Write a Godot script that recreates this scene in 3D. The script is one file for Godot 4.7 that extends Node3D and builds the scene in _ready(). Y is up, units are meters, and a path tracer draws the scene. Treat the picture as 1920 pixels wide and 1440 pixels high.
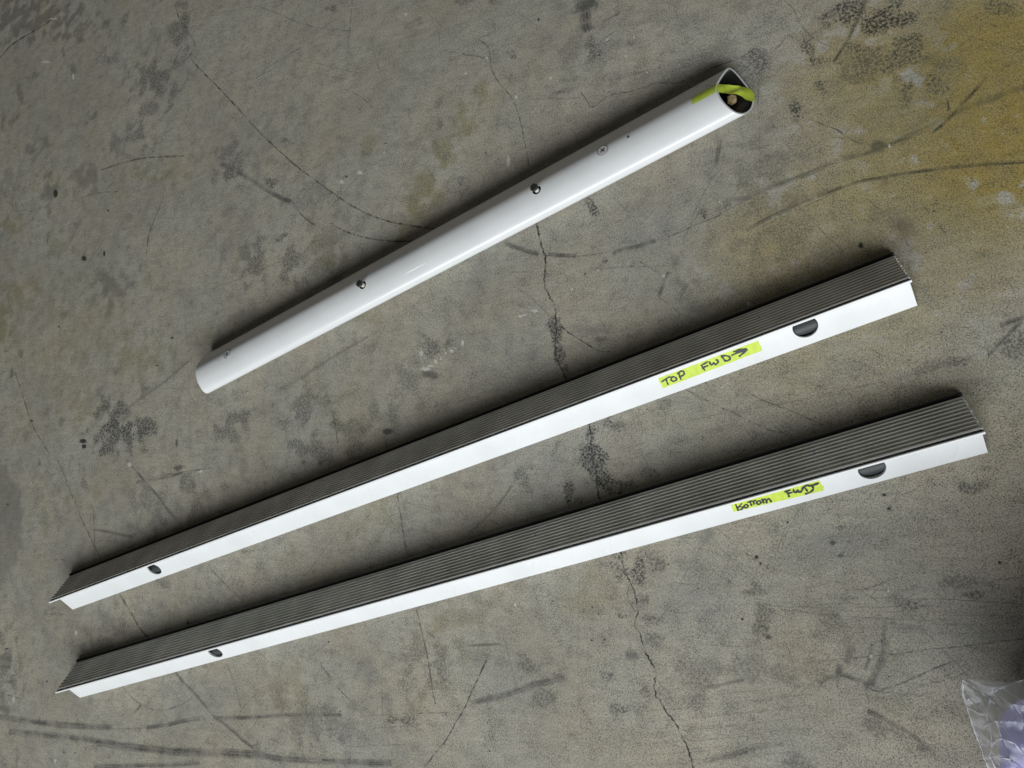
extends Node3D
# Three white-painted aluminium parts on a worn concrete floor, lit by a wide doorway.
# Lengths in the builders are millimetres; MM turns them into metres.

const MM := 0.001
# the floor map being painted: its size in pixels, pixels per metre and corner
var TW := 0
var TH := 0
var PPM := 0.0
var FX := 0.0
var FZ := 0.0

var dark := PackedFloat32Array()
var yellow := PackedFloat32Array()
var olive := PackedFloat32Array()
var pale := PackedFloat32Array()
var grey := PackedFloat32Array()
var chip := PackedFloat32Array()
var fine := PackedByteArray()
var medium := PackedByteArray()
var coarse := PackedByteArray()
var wobble := FastNoiseLite.new()


func _ready() -> void:
	# ---- camera, light, exposure ----
	var cam := Camera3D.new()
	cam.name = "camera"
	cam.transform = Transform3D(Basis(Vector3(0.88844, -0.458992, 0.0), Vector3(0.080807, 0.156413, -0.98438), Vector3(0.451823, 0.874563, 0.176054)), Vector3(0, 1.1, 0))
	cam.fov = 54.948
	cam.near = 0.05
	cam.far = 60.0
	cam.current = true
	add_child(cam)
	var we := WorldEnvironment.new()
	we.name = "environment"
	var env := Environment.new()
	env.background_mode = Environment.BG_COLOR
	env.background_color = Color(0.12, 0.12, 0.115)
	env.background_energy_multiplier = 1.0
	env.tonemap_mode = Environment.TONE_MAPPER_LINEAR
	env.tonemap_exposure = 1.0
	env.sdfgi_enabled = true
	env.ssao_enabled = true
	env.ssil_enabled = true
	we.environment = env
	add_child(we)
	var door := AreaLight3D.new()
	door.name = "doorway_daylight"
	door.area_size = Vector2(9.0, 1.7)
	door.light_color = Color(0.97, 0.99, 1.0)
	door.light_energy = 74.0
	door.shadow_enabled = true
	door.area_range = 30.0
	add_child(door)
	door.position = Vector3(2.2, 2.75, 4.5)
	# weaker daylight from the far side of the building
	var rear := AreaLight3D.new()
	rear.name = "rear_daylight"
	rear.area_size = Vector2(12.0, 3.5)
	rear.light_color = Color(1.0, 0.98, 0.93)
	rear.light_energy = 8.5
	rear.shadow_enabled = true
	rear.area_range = 30.0
	add_child(rear)
	rear.position = Vector3(-1.0, 3.0, -8.0)
	rear.rotation.y = PI

	# ---- the floor ----
	build_floor()

	# ---- the things ----
	var white := white_paint()
	var rail := step_rail(white, [307.5, 28.5, 15.6], [1674.1, 24.8, 17.1])
	place(rail, "step_rail", Vector3(-1.70216, 0, 0.211405), 0.2731134, "white step rail with grey ribbed tread, its tape reading TOP FWD with an arrow", "step rail", "ribbed step rails")
	top_tape(rail)
	var rail2 := step_rail(white, [448.5, 32.2, 15.3], [1681.3, 29.2, 17.2])
	place(rail2, "step_rail_001", Vector3(-1.645151, 0, 0.396371), 0.2648161, "white step rail with grey ribbed tread, its tape reading Bottom FWD", "step rail", "ribbed step rails")
	bottom_tape(rail2)
	streamlined_tube(white)
	plastic_bag()


# ------------------------------------------------------------------ small helpers

func place(o: Node3D, called: String, at: Vector3, turn: float, label: String, category: String, group := "") -> void:
	o.name = called
	o.position = at
	o.rotation.y = turn
	o.set_meta("label", label)
	o.set_meta("category", category)
	if group:
		o.set_meta("group", group)
	add_child(o, true)


func part(parent: Node3D, called: String, st: SurfaceTool, m: Material, label := "") -> MeshInstance3D:
	var o := MeshInstance3D.new()
	o.name = called
	o.mesh = st.commit()
	o.material_override = m
	if label:
		o.set_meta("label", label)
	parent.add_child(o, true)
	return o


func begin() -> SurfaceTool:
	var st := SurfaceTool.new()
	st.begin(Mesh.PRIMITIVE_TRIANGLES)
	return st


func tri(st: SurfaceTool, a: Vector3, b: Vector3, c: Vector3, na: Vector3, nb: Vector3, nc: Vector3) -> void:
	if (b - a).cross(c - a).dot(na + nb + nc) > 0.0:
		st.set_normal(na); st.add_vertex(a)
		st.set_normal(nc); st.add_vertex(c)
		st.set_normal(nb); st.add_vertex(b)
	else:
		st.set_normal(na); st.add_vertex(a)
		st.set_normal(nb); st.add_vertex(b)
		st.set_normal(nc); st.add_vertex(c)


func quad(st: SurfaceTool, a: Vector3, b: Vector3, c: Vector3, d: Vector3, na: Vector3, nb: Vector3, nc: Vector3, nd: Vector3) -> void:
	tri(st, a, b, c, na, nb, nc)
	tri(st, a, c, d, na, nc, nd)


# Sweeps a closed outline of (z, y) points along x, smooth where it bends gently.
func sweep(st: SurfaceTool, outline: PackedVector2Array, x0: float, x1: float, crease := 0.8) -> void:
	var n := outline.size()
	var area := 0.0
	for i in n:
		area += outline[i].cross(outline[(i + 1) % n])
	var s := 1.0 if area > 0.0 else -1.0
	var en := PackedVector2Array()
	for i in n:
		var e := (outline[(i + 1) % n] - outline[i]).normalized()
		en.append(Vector2(e.y, -e.x) * s)
	for i in n:
		var j := (i + 1) % n
		var before := en[(i - 1 + n) % n]
		var here := en[i]
		var after := en[j]
		var ni := (before + here).normalized() if absf(before.angle_to(here)) < crease else here
		var nj := (after + here).normalized() if absf(after.angle_to(here)) < crease else here
		var a := outline[i]
		var b := outline[j]
		var va := Vector3(0, ni.y, ni.x)
		var vb := Vector3(0, nj.y, nj.x)
		quad(st, Vector3(x0, a.y, a.x) * MM, Vector3(x1, a.y, a.x) * MM, Vector3(x1, b.y, b.x) * MM, Vector3(x0, b.y, b.x) * MM, va, va, vb, vb)
	var idx := Geometry2D.triangulate_polygon(outline)
	for k in range(0, idx.size(), 3):
		for e in [[x0, -1.0], [x1, 1.0]]:
			var nn := Vector3(e[1], 0, 0)
			tri(st, Vector3(e[0], outline[idx[k]].y, outline[idx[k]].x) * MM, Vector3(e[0], outline[idx[k + 1]].y, outline[idx[k + 1]].x) * MM, Vector3(e[0], outline[idx[k + 2]].y, outline[idx[k + 2]].x) * MM, nn, nn, nn)


# A sheet over (u, v) with round holes, at depth d below its face; at.call(u, v, d) gives [point, normal].
func holed(st: SurfaceTool, u0: float, u1: float, vs: PackedFloat32Array, holes: Array, at: Callable, d: float, side := 1.0) -> void:
	var cuts := [u0]
	for h in holes:
		cuts.append(h[0] - h[2] - h[3])
		cuts.append(h[0] + h[2] + h[3])
	cuts.append(u1)
	for k in cuts.size() - 1:
		var a: float = cuts[k]
		var b: float = cuts[k + 1]
		var hole = holes[(k - 1) / 2] if k % 2 == 1 else null
		for i in vs.size() - 1:
			var lo := vs[i]
			var hi := vs[i + 1]
			if hole != null:
				var hv0: float = hole[1] - hole[2] - hole[3]
				var hv1: float = hole[1] + hole[2] + hole[3]
				if lo < hv1 and hi > hv0:
					if lo < hv0:
						cell(st, a, b, lo, hv0, at, d, side)
					if hi > hv1:
						cell(st, a, b, hv1, hi, at, d, side)
					continue
			cell(st, a, b, lo, hi, at, d, side)
		if hole != null:
			ring(st, a, b, maxf(hole[1] - hole[2] - hole[3], vs[0]), minf(hole[1] + hole[2] + hole[3], vs[vs.size() - 1]), hole, at, d, side)


func cell(st: SurfaceTool, a: float, b: float, lo: float, hi: float, at: Callable, d: float, side: float) -> void:
	var p = [at.call(a, lo, d), at.call(b, lo, d), at.call(b, hi, d), at.call(a, hi, d)]
	quad(st, p[0][0], p[1][0], p[2][0], p[3][0], p[0][1] * side, p[1][1] * side, p[2][1] * side, p[3][1] * side)


func hole_angles(a: float, b: float, lo: float, hi: float, hole: Array) -> Array:
	var angles := []
	for i in 56:
		angles.append(TAU * i / 56.0)
	for c in [Vector2(a, lo), Vector2(b, lo), Vector2(b, hi), Vector2(a, hi)]:
		angles.append(fposmod((c - Vector2(hole[0], hole[1])).angle(), TAU))
	angles.sort()
	return angles


func ring(st: SurfaceTool, a: float, b: float, lo: float, hi: float, hole: Array, at: Callable, d: float, side: float) -> void:
	var angles := hole_angles(a, b, lo, hi, hole)
	var n := angles.size()
	var inner := []
	var outer := []
	for t in angles:
		var dir := Vector2.from_angle(t)
		var k := 1e9
		if absf(dir.x) > 1e-6:
			k = minf(k, ((b if dir.x > 0.0 else a) - hole[0]) / dir.x)
		if absf(dir.y) > 1e-6:
			k = minf(k, ((hi if dir.y > 0.0 else lo) - hole[1]) / dir.y)
		inner.append(at.call(hole[0] + dir.x * hole[2], hole[1] + dir.y * hole[2], d))
		outer.append(at.call(hole[0] + dir.x * k, hole[1] + dir.y * k, d))
	for i in n:
		var j := (i + 1) % n
		quad(st, inner[i][0], outer[i][0], outer[j][0], inner[j][0], inner[i][1] * side, outer[i][1] * side, outer[j][1] * side, inner[j][1] * side)


# The cut wall of a hole between two depths.
func bore(st: SurfaceTool, hole: Array, at: Callable, d0: float, d1: float) -> void:
	var n := 56
	var mid = at.call(hole[0], hole[1], (d0 + d1) * 0.5)[0]
	for i in n:
		var q := []
		for t in [TAU * i / n, TAU * (i + 1) / n]:
			for d in [d0, d1]:
				q.append(at.call(hole[0] + cos(t) * hole[2], hole[1] + sin(t) * hole[2], d)[0])
		var n0: Vector3 = (mid - (q[0] + q[1]) * 0.5).normalized()
		var n1: Vector3 = (mid - (q[2] + q[3]) * 0.5).normalized()
		quad(st, q[0], q[1], q[3], q[2], n0, n0, n1, n1)


func lathe(st: SurfaceTool, profile: Array, frame: Transform3D, sides := 32, crease := 0.7, turn := 0.0) -> void:
	var n := profile.size()
	for k in n - 1:
		var e: Vector2 = (profile[k + 1] - profile[k]).normalized()
		var here := Vector2(e.y, -e.x)
		var na := here
		var nb := here
		if k > 0:
			var f: Vector2 = (profile[k] - profile[k - 1]).normalized()
			var g := Vector2(f.y, -f.x)
			if absf(g.angle_to(here)) < crease:
				na = (g + here).normalized()
		if k < n - 2:
			var f2: Vector2 = (profile[k + 2] - profile[k + 1]).normalized()
			var g2 := Vector2(f2.y, -f2.x)
			if absf(g2.angle_to(here)) < crease:
				nb = (g2 + here).normalized()
		for i in sides:
			var t0 := TAU * i / sides + turn
			var t1 := TAU * (i + 1) / sides + turn
			var p := []
			for q in [[profile[k], t0, na], [profile[k], t1, na], [profile[k + 1], t1, nb], [profile[k + 1], t0, nb]]:
				var r: Vector2 = q[0]
				var nv: Vector2 = q[2]
				var tn: float = q[1] if sides > 8 else (t0 + t1) * 0.5
				p.append(frame * (Vector3(r.x * cos(q[1]), r.y, r.x * sin(q[1])) * MM))
				p.append((frame.basis * Vector3(nv.x * cos(tn), nv.y, nv.x * sin(tn))).normalized())
			quad(st, p[0], p[2], p[4], p[6], p[1], p[3], p[5], p[7])


func smooth_line(points: PackedVector2Array, steps: int, closed := false) -> PackedVector2Array:
	var out := PackedVector2Array()
	var n := points.size()
	for i in (n if closed else n - 1):
		var p0 := points[(i - 1 + n) % n] if closed else points[maxi(i - 1, 0)]
		var p3 := points[(i + 2) % n] if closed else points[mini(i + 2, n - 1)]
		for k in steps:
			out.append(points[i].cubic_interpolate(points[(i + 1) % n], p0, p3, float(k) / steps))
	if not closed:
		out.append(points[n - 1])
	return out


func pairs(flat: Array, scale := 1.0) -> PackedVector2Array:
	var out := PackedVector2Array()
	for i in range(0, flat.size(), 2):
		out.append(Vector2(flat[i], flat[i + 1]) * scale)
	return out


func lin(r: float, g: float, b: float) -> Color:
	return Color(r, g, b).linear_to_srgb()


func plain(c: Color, rough: float, metal := 0.0) -> StandardMaterial3D:
	var m := StandardMaterial3D.new()
	m.albedo_color = c
	m.roughness = rough
	m.metallic = metal
	return m


func noise_map(seed_: int, size: int, freq: float, octaves: int, low: Color, high: Color, gamma := 1.0) -> ImageTexture:
	var f := FastNoiseLite.new()
	f.seed = seed_
	f.noise_type = FastNoiseLite.TYPE_SIMPLEX_SMOOTH
	f.frequency = freq
	f.fractal_octaves = octaves
	var bytes := f.get_seamless_image(size, size).get_data()
	var out := PackedByteArray()
	out.resize(size * size * 3)
	for i in size * size:
		var t := pow(bytes[i] / 255.0, gamma)
		out[i * 3] = int(255.0 * lerpf(low.r, high.r, t))
		out[i * 3 + 1] = int(255.0 * lerpf(low.g, high.g, t))
		out[i * 3 + 2] = int(255.0 * lerpf(low.b, high.b, t))
	return ImageTexture.create_from_image(Image.create_from_data(size, size, false, Image.FORMAT_RGB8, out))


func white_paint() -> StandardMaterial3D:
	var m := plain(Color(1, 1, 1), 0.34)
	m.resource_name = "white_paint"
	m.albedo_texture = noise_map(11, 512, 0.012, 5, Color(0.808, 0.811, 0.809), Color(0.842, 0.845, 0.844))
	m.roughness_texture = noise_map(12, 256, 0.03, 4, Color(0.75, 0.75, 0.75), Color(1, 1, 1))
	m.uv1_triplanar = true
	m.uv1_scale = Vector3(1.7, 1.7, 1.7)
	return m


# ------------------------------------------------------------------ the floor

func build_floor() -> void:
	wobble.seed = 5
	wobble.frequency = 0.09
	wobble.fractal_octaves = 3
	var base := grit()
	var mesh := ArrayMesh.new()
	# the part of the floor near the camera has a finer map than the rest
	var xs := [-14.0, -2.55, -0.95, 0.45, 12.0]
	var zs := [-12.0, -1.75, -1.15, 0.5, 0.87, 12.0]
	for near in 2:
		if near:
			floor_map(-0.95, -1.15, 1240.0, 1736, 2046)
		else:
			floor_map(-2.55, -1.75, 781.0, 1250, 2046)
		var m: StandardMaterial3D = base.duplicate()
		m.resource_name = "worn_concrete_near" if near else "worn_concrete"
		m.detail_enabled = true
		m.detail_albedo = paint_floor()
		m.detail_uv_layer = BaseMaterial3D.DETAIL_UV_2
		m.detail_blend_mode = BaseMaterial3D.BLEND_MODE_MUL
		m.roughness = 0.82
		m.metallic_specular = 0.35
		var st := begin()
		for i in 4:
			for j in 5:
				if (i == 2 and j == 2) != (near == 1):
					continue
				for q in [[i, j], [i + 1, j], [i + 1, j + 1], [i, j], [i + 1, j + 1], [i, j + 1]]:
					var x: float = xs[q[0]]
					var z: float = zs[q[1]]
					st.set_normal(Vector3.UP)
					st.set_tangent(Plane(1, 0, 0, 1))
					st.set_uv(Vector2(x, z) / 0.7)
					st.set_uv2(Vector2((x - FX) * PPM / TW, (z - FZ) * PPM / TH))
					st.add_vertex(Vector3(x, 0, z))
		st.commit(mesh)
		mesh.surface_set_material(near, m)
	var o := MeshInstance3D.new()
	o.name = "floor"
	o.mesh = mesh
	o.set_meta("kind", "structure")
	o.set_meta("label", "worn grey concrete floor with cracks, scuffs and an ochre stain")
	add_child(o, true)


func floor_map(x: float, z: float, ppm: float, w: int, h: int) -> void:
	FX = x
	FZ = z
	PPM = ppm
	TW = w
	TH = h
	for a in [dark, yellow, olive, pale, grey, chip]:
		a.resize(w * h)
		a.fill(0.0)
	fine = noise_bytes(21, 0.52, 3)
	medium = noise_bytes(22, 0.028, 5)
	coarse = noise_bytes(27, 0.27, 3)
	floor_marks()
	stray_marks()


func paint_floor() -> ImageTexture:
	var count := TW * TH
	var big := noise_bytes(23, 0.0042, 5)
	var hue := noise_bytes(24, 0.0075, 4)
	var dirt := noise_bytes(25, 0.055, 4)
	var streak := noise_bytes(26, 0.12, 3, 5)
	var out := PackedByteArray()
	out.resize(count * 3)
	for i in count:
		var b := big[i] * 0.003922 - 0.5
		var m := medium[i] * 0.003922 - 0.5
		var f := fine[i] * 0.003922 - 0.5
		var h := hue[i] * 0.003922 - 0.5
		var q := dirt[i] * 0.003922 - 0.5
		var t := 1.085 + 0.11 * b + 0.05 * m + 0.12 * f + 0.07 * (streak[i] * 0.003922 - 0.5)
		if q < -0.22:
			t += (q + 0.22) * 0.3
		var r := 0.672 * t + 0.022 * h
		var g := 0.650 * t
		var l := 0.592 * t - 0.024 * h
		var y := yellow[i]
		if y > 0.0:
			y = minf(y, 1.0) * (0.85 + 0.3 * m + 0.35 * b + 0.15 * f)
			r += (0.60 * t - r) * y
			g += (0.528 * t - g) * y
			l += (0.30 * t - l) * y
		var o := olive[i]
		if o > 0.0:
			o = minf(o, 0.9) * (0.8 + 0.8 * m)
			r += (0.560 * t - r) * o
			g += (0.533 * t - g) * o
			l += (0.375 * t - l) * o
		var gr := grey[i] * 0.75 * (1.0 - 0.75 * minf(yellow[i], 1.0))
		if gr > 0.0:
			r += (0.475 * t - r) * gr
			g += (0.484 * t - g) * gr
			l += (0.479 * t - l) * gr
		var pore := smoothstep(0.16, 0.42, -f - 0.18 * m - 0.16 * q)
		var fleck := smoothstep(0.27, 0.45, f + 0.2 * q)
		var p := pale[i] * (0.5 - 0.25 * minf(yellow[i], 1.0)) + fleck * 0.22
		r += (0.696 - r) * p
		g += (0.683 - g) * p
		l += (0.644 - l) * p
		var d := minf(maxf(dark[i], pore * (0.42 + 0.35 * b)), 1.0) * 0.86
		r += (0.155 - r) * d
		g += (0.160 - g) * d
		l += (0.162 - l) * d
		var c := chip[i]
		r += (0.88 - r) * c
		g += (0.87 - g) * c
		l += (0.83 - l) * c
		out[i * 3] = int(clampf(r, 0.0, 1.0) * 255.0)
		out[i * 3 + 1] = int(clampf(g, 0.0, 1.0) * 255.0)
		out[i * 3 + 2] = int(clampf(l, 0.0, 1.0) * 255.0)
	return ImageTexture.create_from_image(Image.create_from_data(TW, TH, false, Image.FORMAT_RGB8, out))


# Fine grit of the concrete, repeated every 0.8 m, with its relief.
func grit() -> StandardMaterial3D:
	var n := 1024
	var layers := []
	for k in [[31, 0.32, 2], [32, 0.11, 3], [33, 0.55, 1]]:
		var f := FastNoiseLite.new()
		f.seed = k[0]
		f.noise_type = FastNoiseLite.TYPE_SIMPLEX_SMOOTH
		f.frequency = k[1]
		f.fractal_octaves = k[2]
		layers.append(f.get_seamless_image(n, n).get_data())
	var a: PackedByteArray = layers[0]
	var b: PackedByteArray = layers[1]
	var c: PackedByteArray = layers[2]
	var out := PackedByteArray()
	out.resize(n * n * 3)
	var hgt := PackedByteArray()
	hgt.resize(n * n)
	for i in n * n:
		var x := a[i] * 0.003922
		var y := b[i] * 0.003922
		var z := c[i] * 0.003922
		var v := 0.88 + 0.30 * (x - 0.5) + 0.12 * (y - 0.5) + 0.34 * (z - 0.5)
		if x < 0.3:
			v -= (0.3 - x) * 0.9
		if z > 0.74:
			v += (z - 0.74) * 0.5
		hgt[i] = int(clampf(0.5 + 0.5 * (x - 0.5) + 0.4 * (z - 0.5), 0, 1) * 255)
		var w := int(clampf(v, 0, 1) * 255)
		out[i * 3] = w
		out[i * 3 + 1] = w
		out[i * 3 + 2] = w
	var m := StandardMaterial3D.new()
	m.albedo_texture = ImageTexture.create_from_image(Image.create_from_data(n, n, false, Image.FORMAT_RGB8, out))
	var bump := Image.create_from_data(n, n, false, Image.FORMAT_L8, hgt)
	bump.convert(Image.FORMAT_RGBA8)
	bump.bump_map_to_normal_map(3.0)
	m.normal_enabled = true
	m.normal_texture = ImageTexture.create_from_image(bump)
	m.normal_scale = 0.12
	return m


# Noise laid out in floor metres, so that both maps agree; frequency per 1/683 m.
func noise_bytes(seed_: int, freq: float, octaves: int, squeeze := 1) -> PackedByteArray:
	var f := FastNoiseLite.new()
	f.seed = seed_
	f.noise_type = FastNoiseLite.TYPE_SIMPLEX_SMOOTH
	f.fractal_octaves = octaves
	f.frequency = freq * 682.67 / PPM
	f.offset = Vector3(FX * PPM / squeeze, FZ * PPM, 0)
	var im := f.get_image(TW / squeeze, TH, false, false, false)
	im.adjust_bcs(1.0, 1.55, 1.0)
	if squeeze > 1:
		im.resize(TW, TH, Image.INTERPOLATE_CUBIC)
	if im.get_format() != Image.FORMAT_L8:
		im.convert(Image.FORMAT_L8)
	return im.get_data()


# A thin scratch or crack: width and points in millimetres on the floor.
func scratch(width: float, strength: float, flat: Array) -> void:
	var line := smooth_line(pairs(flat), 4)
	var r := width * 0.36 * MM * PPM
	var a := minf(1.0, strength * 0.98)
	if r < 0.65:
		a *= maxf(r / 0.65, 0.72)
		r = 0.65
	var k := 0.0
	var jitter := PPM * (0.0024 if strength >= 0.9 else 0.0009)
	for i in line.size() - 1:
		var p := Vector2(line[i].x * MM - FX, line[i].y * MM - FZ) * PPM
		var q := Vector2(line[i + 1].x * MM - FX, line[i + 1].y * MM - FZ) * PPM
		if maxf(p.x, q.x) < -9.0 or maxf(p.y, q.y) < -9.0 or minf(p.x, q.x) > TW + 9.0 or minf(p.y, q.y) > TH + 9.0:
			continue
		var steps := int(p.distance_to(q) / 0.7) + 1
		var side := (q - p).normalized().orthogonal()
		for s in steps:
			k += 0.7
			var c := p.lerp(q, float(s) / steps) + side * wobble.get_noise_2d(k * 0.9, width * 91.0 + flat[0]) * jitter
			var v := a * clampf(0.72 + 1.1 * wobble.get_noise_2d(k * 0.45, flat[1] + 300.0), 0.12, 1.0)
			var rr := r * clampf(0.85 + 0.9 * wobble.get_noise_2d(k * 0.6, flat[1] - 900.0), 0.5, 1.6)
			for y in range(int(c.y - rr - 1), int(c.y + rr + 2)):
				if y < 0 or y >= TH:
					continue
				for x in range(int(c.x - rr - 1), int(c.x + rr + 2)):
					if x < 0 or x >= TW:
						continue
					var e := clampf(rr + 0.5 - Vector2(x, y).distance_to(c), 0.0, 1.0) * v
					var at := y * TW + x
					if e > dark[at]:
						dark[at] = e


# A broad scuff of rubber, broken up by the grain of the floor.
func smear(width: float, strength: float, flat: Array) -> void:
	var line := smooth_line(pairs(flat), 5)
	var r := maxf(width * 0.5 * MM * PPM, 1.0)
	var k := 0.0
	for i in line.size() - 1:
		var p := Vector2(line[i].x * MM - FX, line[i].y * MM - FZ) * PPM
		var q := Vector2(line[i + 1].x * MM - FX, line[i + 1].y * MM - FZ) * PPM
		var along := (q - p).normalized()
		var side := along.orthogonal()
		var steps := int(p.distance_to(q) / 0.8) + 1
		for s in steps:
			k += 0.8
			var c := p.lerp(q, float(s) / steps)
			var v := strength * clampf(0.8 + 0.9 * wobble.get_noise_2d(k * 0.25, flat[0]), 0.25, 1.1)
			var w := -r - 1.0
			while w <= r + 1.0:
				var g := c + side * (w + wobble.get_noise_2d(k * 0.2, 77.0) * r * 0.15)
				var x := int(g.x)
				var y := int(g.y)
				if x >= 0 and y >= 0 and x < TW and y < TH:
					var at := y * TW + x
					var edge := clampf((r + 1.0 - absf(w)) / (0.6 * r + 0.6), 0.0, 1.0)
					var lanes := 0.5 + 0.9 * wobble.get_noise_2d(w * 5.0 + flat[1], k * 0.06)
					var e := v * edge * clampf(lanes + (fine[at] - 128) * 0.006 + 0.12, 0.0, 1.0)
					if e > dark[at]:
						dark[at] = e
				w += 0.7


# A patch: 0 soft dark, 1 speckled dark, 2 ochre, 3 pale, 4 dark drop, 5 grey wash, 6 olive, 7 white chip, 8 even dark.
func blot(cx: float, cz: float, rx: float, rz: float, turn: float, strength: float, kind: int) -> void:
	var c := Vector2(cx * MM - FX, cz * MM - FZ) * PPM
	var ax := maxf(rx * MM * PPM, 0.9)
	var az := maxf(rz * MM * PPM, 0.9)
	var reach := maxf(ax, az) * 1.5 + 2.0
	var dir := Vector2.from_angle(deg_to_rad(turn))
	for y in range(maxi(int(c.y - reach), 0), mini(int(c.y + reach) + 1, TH)):
		for x in range(maxi(int(c.x - reach), 0), mini(int(c.x + reach) + 1, TW)):
			var o := Vector2(x, y) - c
			var d := Vector2(o.dot(dir) / ax, o.cross(dir) / az).length()
			if d > 1.5:
				continue
			var at := y * TW + x
			var m := medium[at] * 0.003922 - 0.5
			var f := fine[at] * 0.003922 - 0.5
			if kind == 4 or kind == 7:
				var e := clampf((1.05 - d + f * 0.5) * minf(ax, az) + 0.4, 0.0, 1.0) * strength
				if kind == 4:
					dark[at] = maxf(dark[at], e)
				else:
					chip[at] = maxf(chip[at], e)
				continue
			if kind == 8:
				dark[at] = maxf(dark[at], strength * smoothstep(1.05, 0.95, d + m * 0.08))
				continue
			var soft := smoothstep(1.3, 0.1, d + m * 2.1)
			if soft <= 0.0:
				continue
			match kind:
				0:
					dark[at] = maxf(dark[at], strength * soft * (0.72 + 0.5 * f))
				1:
					dark[at] = maxf(dark[at], minf(1.0, strength * 1.2) * 0.88 * smoothstep(0.38, 0.78, soft * 0.62 + f * 0.9 + (coarse[at] * 0.003922 - 0.5) * 0.95 + m * 0.4) * minf(1.0, soft * 1.8))
					grey[at] = maxf(grey[at], 0.22 * strength * soft)
				2:
					yellow[at] += strength * smoothstep(1.5, 0.0, d)
				3:
					pale[at] = maxf(pale[at], strength * soft)
				5:
					grey[at] = maxf(grey[at], strength * soft * (0.8 + 0.8 * f))
				6:
					olive[at] = maxf(olive[at], strength * soft)


func stray_marks() -> void:
	var rng := RandomNumberGenerator.new()
	rng.seed = 404
	for i in 2600:
		var x := rng.randf_range(-2500, 420)
		var z := rng.randf_range(-1720, 840)
		var t := rng.randf_range(0, TAU) if i % 3 else rng.randf_range(-0.5, 0.5)
		var long := rng.randf_range(3, 22) if i % 6 else rng.randf_range(20, 120)
		var bend := rng.randf_range(-0.4, 0.4)
		var e := Vector2.from_angle(t) * long
		var f := Vector2.from_angle(t + bend) * long
		scratch(rng.randf_range(0.6, 1.6), rng.randf_range(0.15, 0.5) if long < 22 else rng.randf_range(0.12, 0.34), [x, z, x + e.x, z + e.y, x + e.x + f.x, z + e.y + f.y])
	for i in 330:
		var x := rng.randf_range(-2500, 420)
		var z := rng.randf_range(-1720, 840)
		var e := Vector2.from_angle(rng.randf_range(0, TAU)) * rng.randf_range(40, 240)
		var f := e.rotated(rng.randf_range(-0.12, 0.12))
		scratch(rng.randf_range(0.8, 1.5), rng.randf_range(0.2, 0.42), [x, z, x + e.x, z + e.y, x + e.x + f.x, z + e.y + f.y])
	for i in 150:
		blot(rng.randf_range(-2500, 420), rng.randf_range(-1720, 840), rng.randf_range(3, 30), rng.randf_range(3, 14), rng.randf_range(0, 180), rng.randf_range(0.2, 0.55), 1)
	for i in 34:
		blot(rng.randf_range(-2500, 420), rng.randf_range(-1720, 840), rng.randf_range(40, 130), rng.randf_range(25, 80), rng.randf_range(0, 180), rng.randf_range(0.15, 0.35), 1)
	for i in 700:
		blot(rng.randf_range(-2500, 420), rng.randf_range(-1720, 840), rng.randf_range(0.3, 1.1), rng.randf_range(0.3, 0.9), rng.randf_range(0, 180), rng.randf_range(0.3, 0.8), 4)
	for i in 500:
		blot(rng.randf_range(-2500, 420), rng.randf_range(-1720, 840), rng.randf_range(0.3, 0.8), rng.randf_range(0.3, 0.8), 0, rng.randf_range(0.2, 0.6), 7)
	for i in 170:
		blot(rng.randf_range(-2500, 420), rng.randf_range(-1720, 840), rng.randf_range(25, 140), rng.randf_range(15, 70), rng.randf_range(0, 180), rng.randf_range(0.06, 0.2), 5)
	for i in 110:
		blot(rng.randf_range(-2500, 420), rng.randf_range(-1720, 840), rng.randf_range(20, 90), rng.randf_range(15, 60), rng.randf_range(0, 180), rng.randf_range(0.05, 0.15), 6)


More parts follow.
